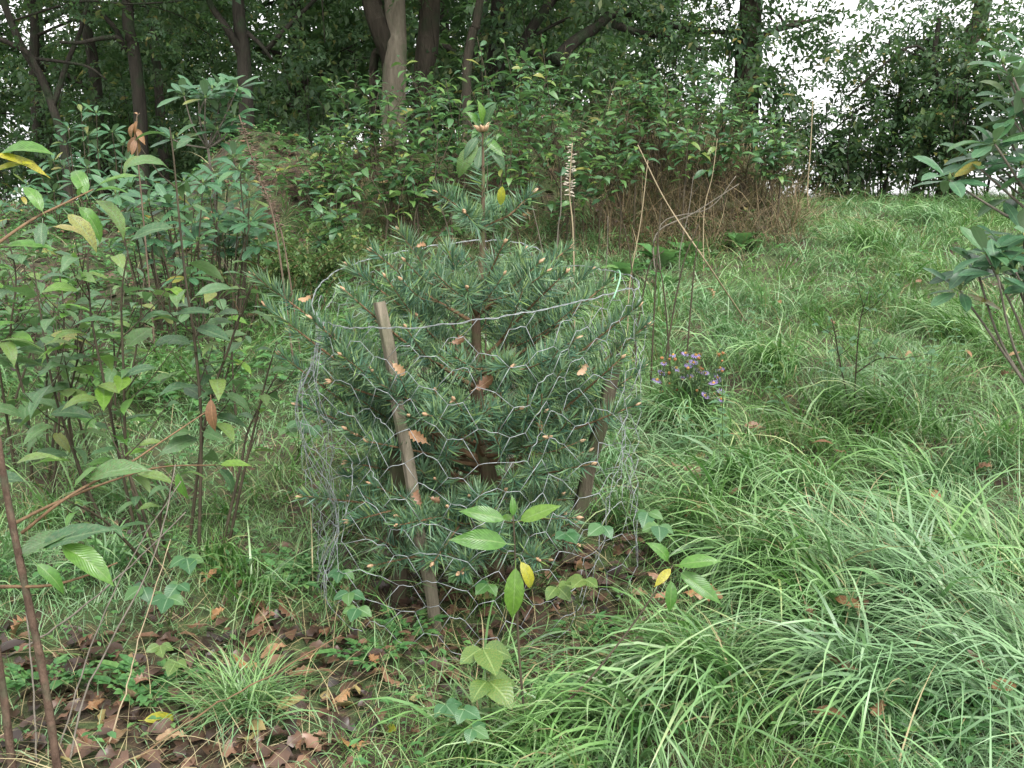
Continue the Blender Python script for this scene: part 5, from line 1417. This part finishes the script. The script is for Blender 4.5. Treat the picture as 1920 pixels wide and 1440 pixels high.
# ------------------------------------------------------------------ fallen leaves one by one
def fallen(px, py, s, label, group=None, lift=.05, me=None, name='fallen_leaf', Y=None):
    p = G(px, py) + Vector((0, 0, lift)) if Y is None else P(px, py, Y)
    a = rnd.uniform(0, 6.28)
    d = np.array([math.cos(a), math.sin(a), rnd.gauss(0, .25)]) if Y is None else np.array([math.cos(a), .2, math.sin(a)])
    up = np.array([rnd.gauss(0, .3), rnd.gauss(-.3, .3), 1]) if Y is None else np.array([0, -1, .5])
    R = frames(d[None], up[None])[0]
    o_ = obj(name, me or rnd.choice(ME_OAK), None, MAT4(R, np.array(p) - R[:, 1] * s * .5, s))
    return tag(o_, label, 'leaf', group)
GRASSL = 'fallen brown leaf lying in the wet meadow grass'
for x, y in [(1300, 1010), (1375, 978), (1522, 972), (1550, 966), (1350, 1055), (1450, 1110), (1410, 1130), (1668, 1040), (1650, 1140), (1590, 1205), (1610, 1195), (1700, 1130), (1700, 1040), (1520, 1212), (1830, 1325), (1870, 1365), (1545, 1420), (1340, 1270), (1580, 1330), (1575, 895), (1545, 880), (1610, 845), (1480, 785), (1370, 865), (1415, 845), (1880, 745), (1810, 700), (1895, 705), (1700, 700), (1640, 1420), (1750, 985), (1265, 925), (1290, 930), (1840, 930), (1560, 640), (1460, 600), (1330, 580), (1275, 575), (1720, 560), (1660, 800)]:
    fallen(x, y, rnd.uniform(.065, .11), GRASSL, 'brown leaves fallen in the meadow grass', .11, rnd.choice(ME_OAK * 2 + ME_BROWN))
for x, y, s, lab in [(1305, 1185, .13, 'largest reddish brown oak leaf lying flat in grass beside the front sapling branch'), (1240, 1200, .08, 'orange-brown oak leaf next to the largest reddish one'), (1225, 1155, .07, 'pinkish brown oak leaf above the largest reddish one')]:
    fallen(x, y, s, lab, None, .13)
LITL = 'fallen oak leaf lying on the brown litter near the left saplings'
for x, y in [(485, 1195), (480, 1150), (450, 1110), (395, 1105), (365, 1195), (430, 1090), (505, 1080), (210, 1420), (180, 1340), (150, 1400), (240, 1340), (330, 1405), (265, 1300), (60, 1400), (520, 1240), (560, 1290), (470, 1270), (610, 1205), (590, 1260), (700, 1255), (160, 1215), (40, 1200), (640, 1330), (560, 1420), (660, 1420), (780, 1400), (740, 1300), (500, 1180), (410, 1170), (545, 1170)]:
    fallen(x, y, rnd.uniform(.06, .1), LITL, 'oak leaves on the brown litter', .035)
for x, y, s, lab in [(300, 1375, .10, 'pale green fallen leaf with dark spots on the litter by the grass tuft'), (225, 1285, .10, 'pale mottled fallen leaf on the litter left of the grass tuft'), (735, 1390, .07, 'yellow fallen leaf by the black stick'), (1275, 1355, .07, 'yellow fallen leaf in the grass at the lower right')]:
    fallen(x, y, s, lab, None, .03, ME_CHYEL[rnd.randint(0, 5)])
for x, y, Y, s, lab in [(857, 640, 2.72, .05, 'pale brown dead leaf caught in the netting before the fir trunk'), (905, 722, 2.78, .075, 'rust-red oak leaf lodged in the fir beside the trunk'), (788, 822, 2.72, .07, 'tan dead leaf lodged in the fir by the weathered stake'), (786, 935, 2.7, .06, 'pinkish tan oak leaf caught low by the weathered stake'), (815, 938, 2.7, .045, 'orange curled leaf next to the pinkish one'),
                        (1085, 1058, 2.5, .06, 'light brown oak leaf resting above the yellow-green bramble'), (938, 800, 2.9, .055, 'pale tan leaf lodged deep in the fir behind the netting'), (1015, 798, 2.9, .045, 'small tan leaf lodged in the fir near the leaning stake'), (575, 558, 2.95, .045, 'yellow-brown leaf on the long fir branch at the cage seam'), (790, 462, 3.1, .05, 'orange-brown leaf near the upper fir branches'), (1095, 690, 2.78, .05, 'orange oak leaf on the fir near the leaning stake'), (745, 690, 2.8, .06, 'rusty leaf tucked beside the upper weathered stake'), (940, 365, 3.0, .07, 'yellow spotted leaf hanging beside the fir leader')]:
    fallen(x, y, s, lab, None, 0, rnd.choice(ME_OAK) if 'yellow spotted' not in lab else ME_CHYEL[2], 'caught_leaf', Y)

print('objects', len(bpy.data.objects), 'tris', sum(sum(len(p.vertices) - 2 for p in me.polygons) if len(me.polygons) < 1 else int(len(me.loops) - 2 * len(me.polygons)) for me in bpy.data.meshes))
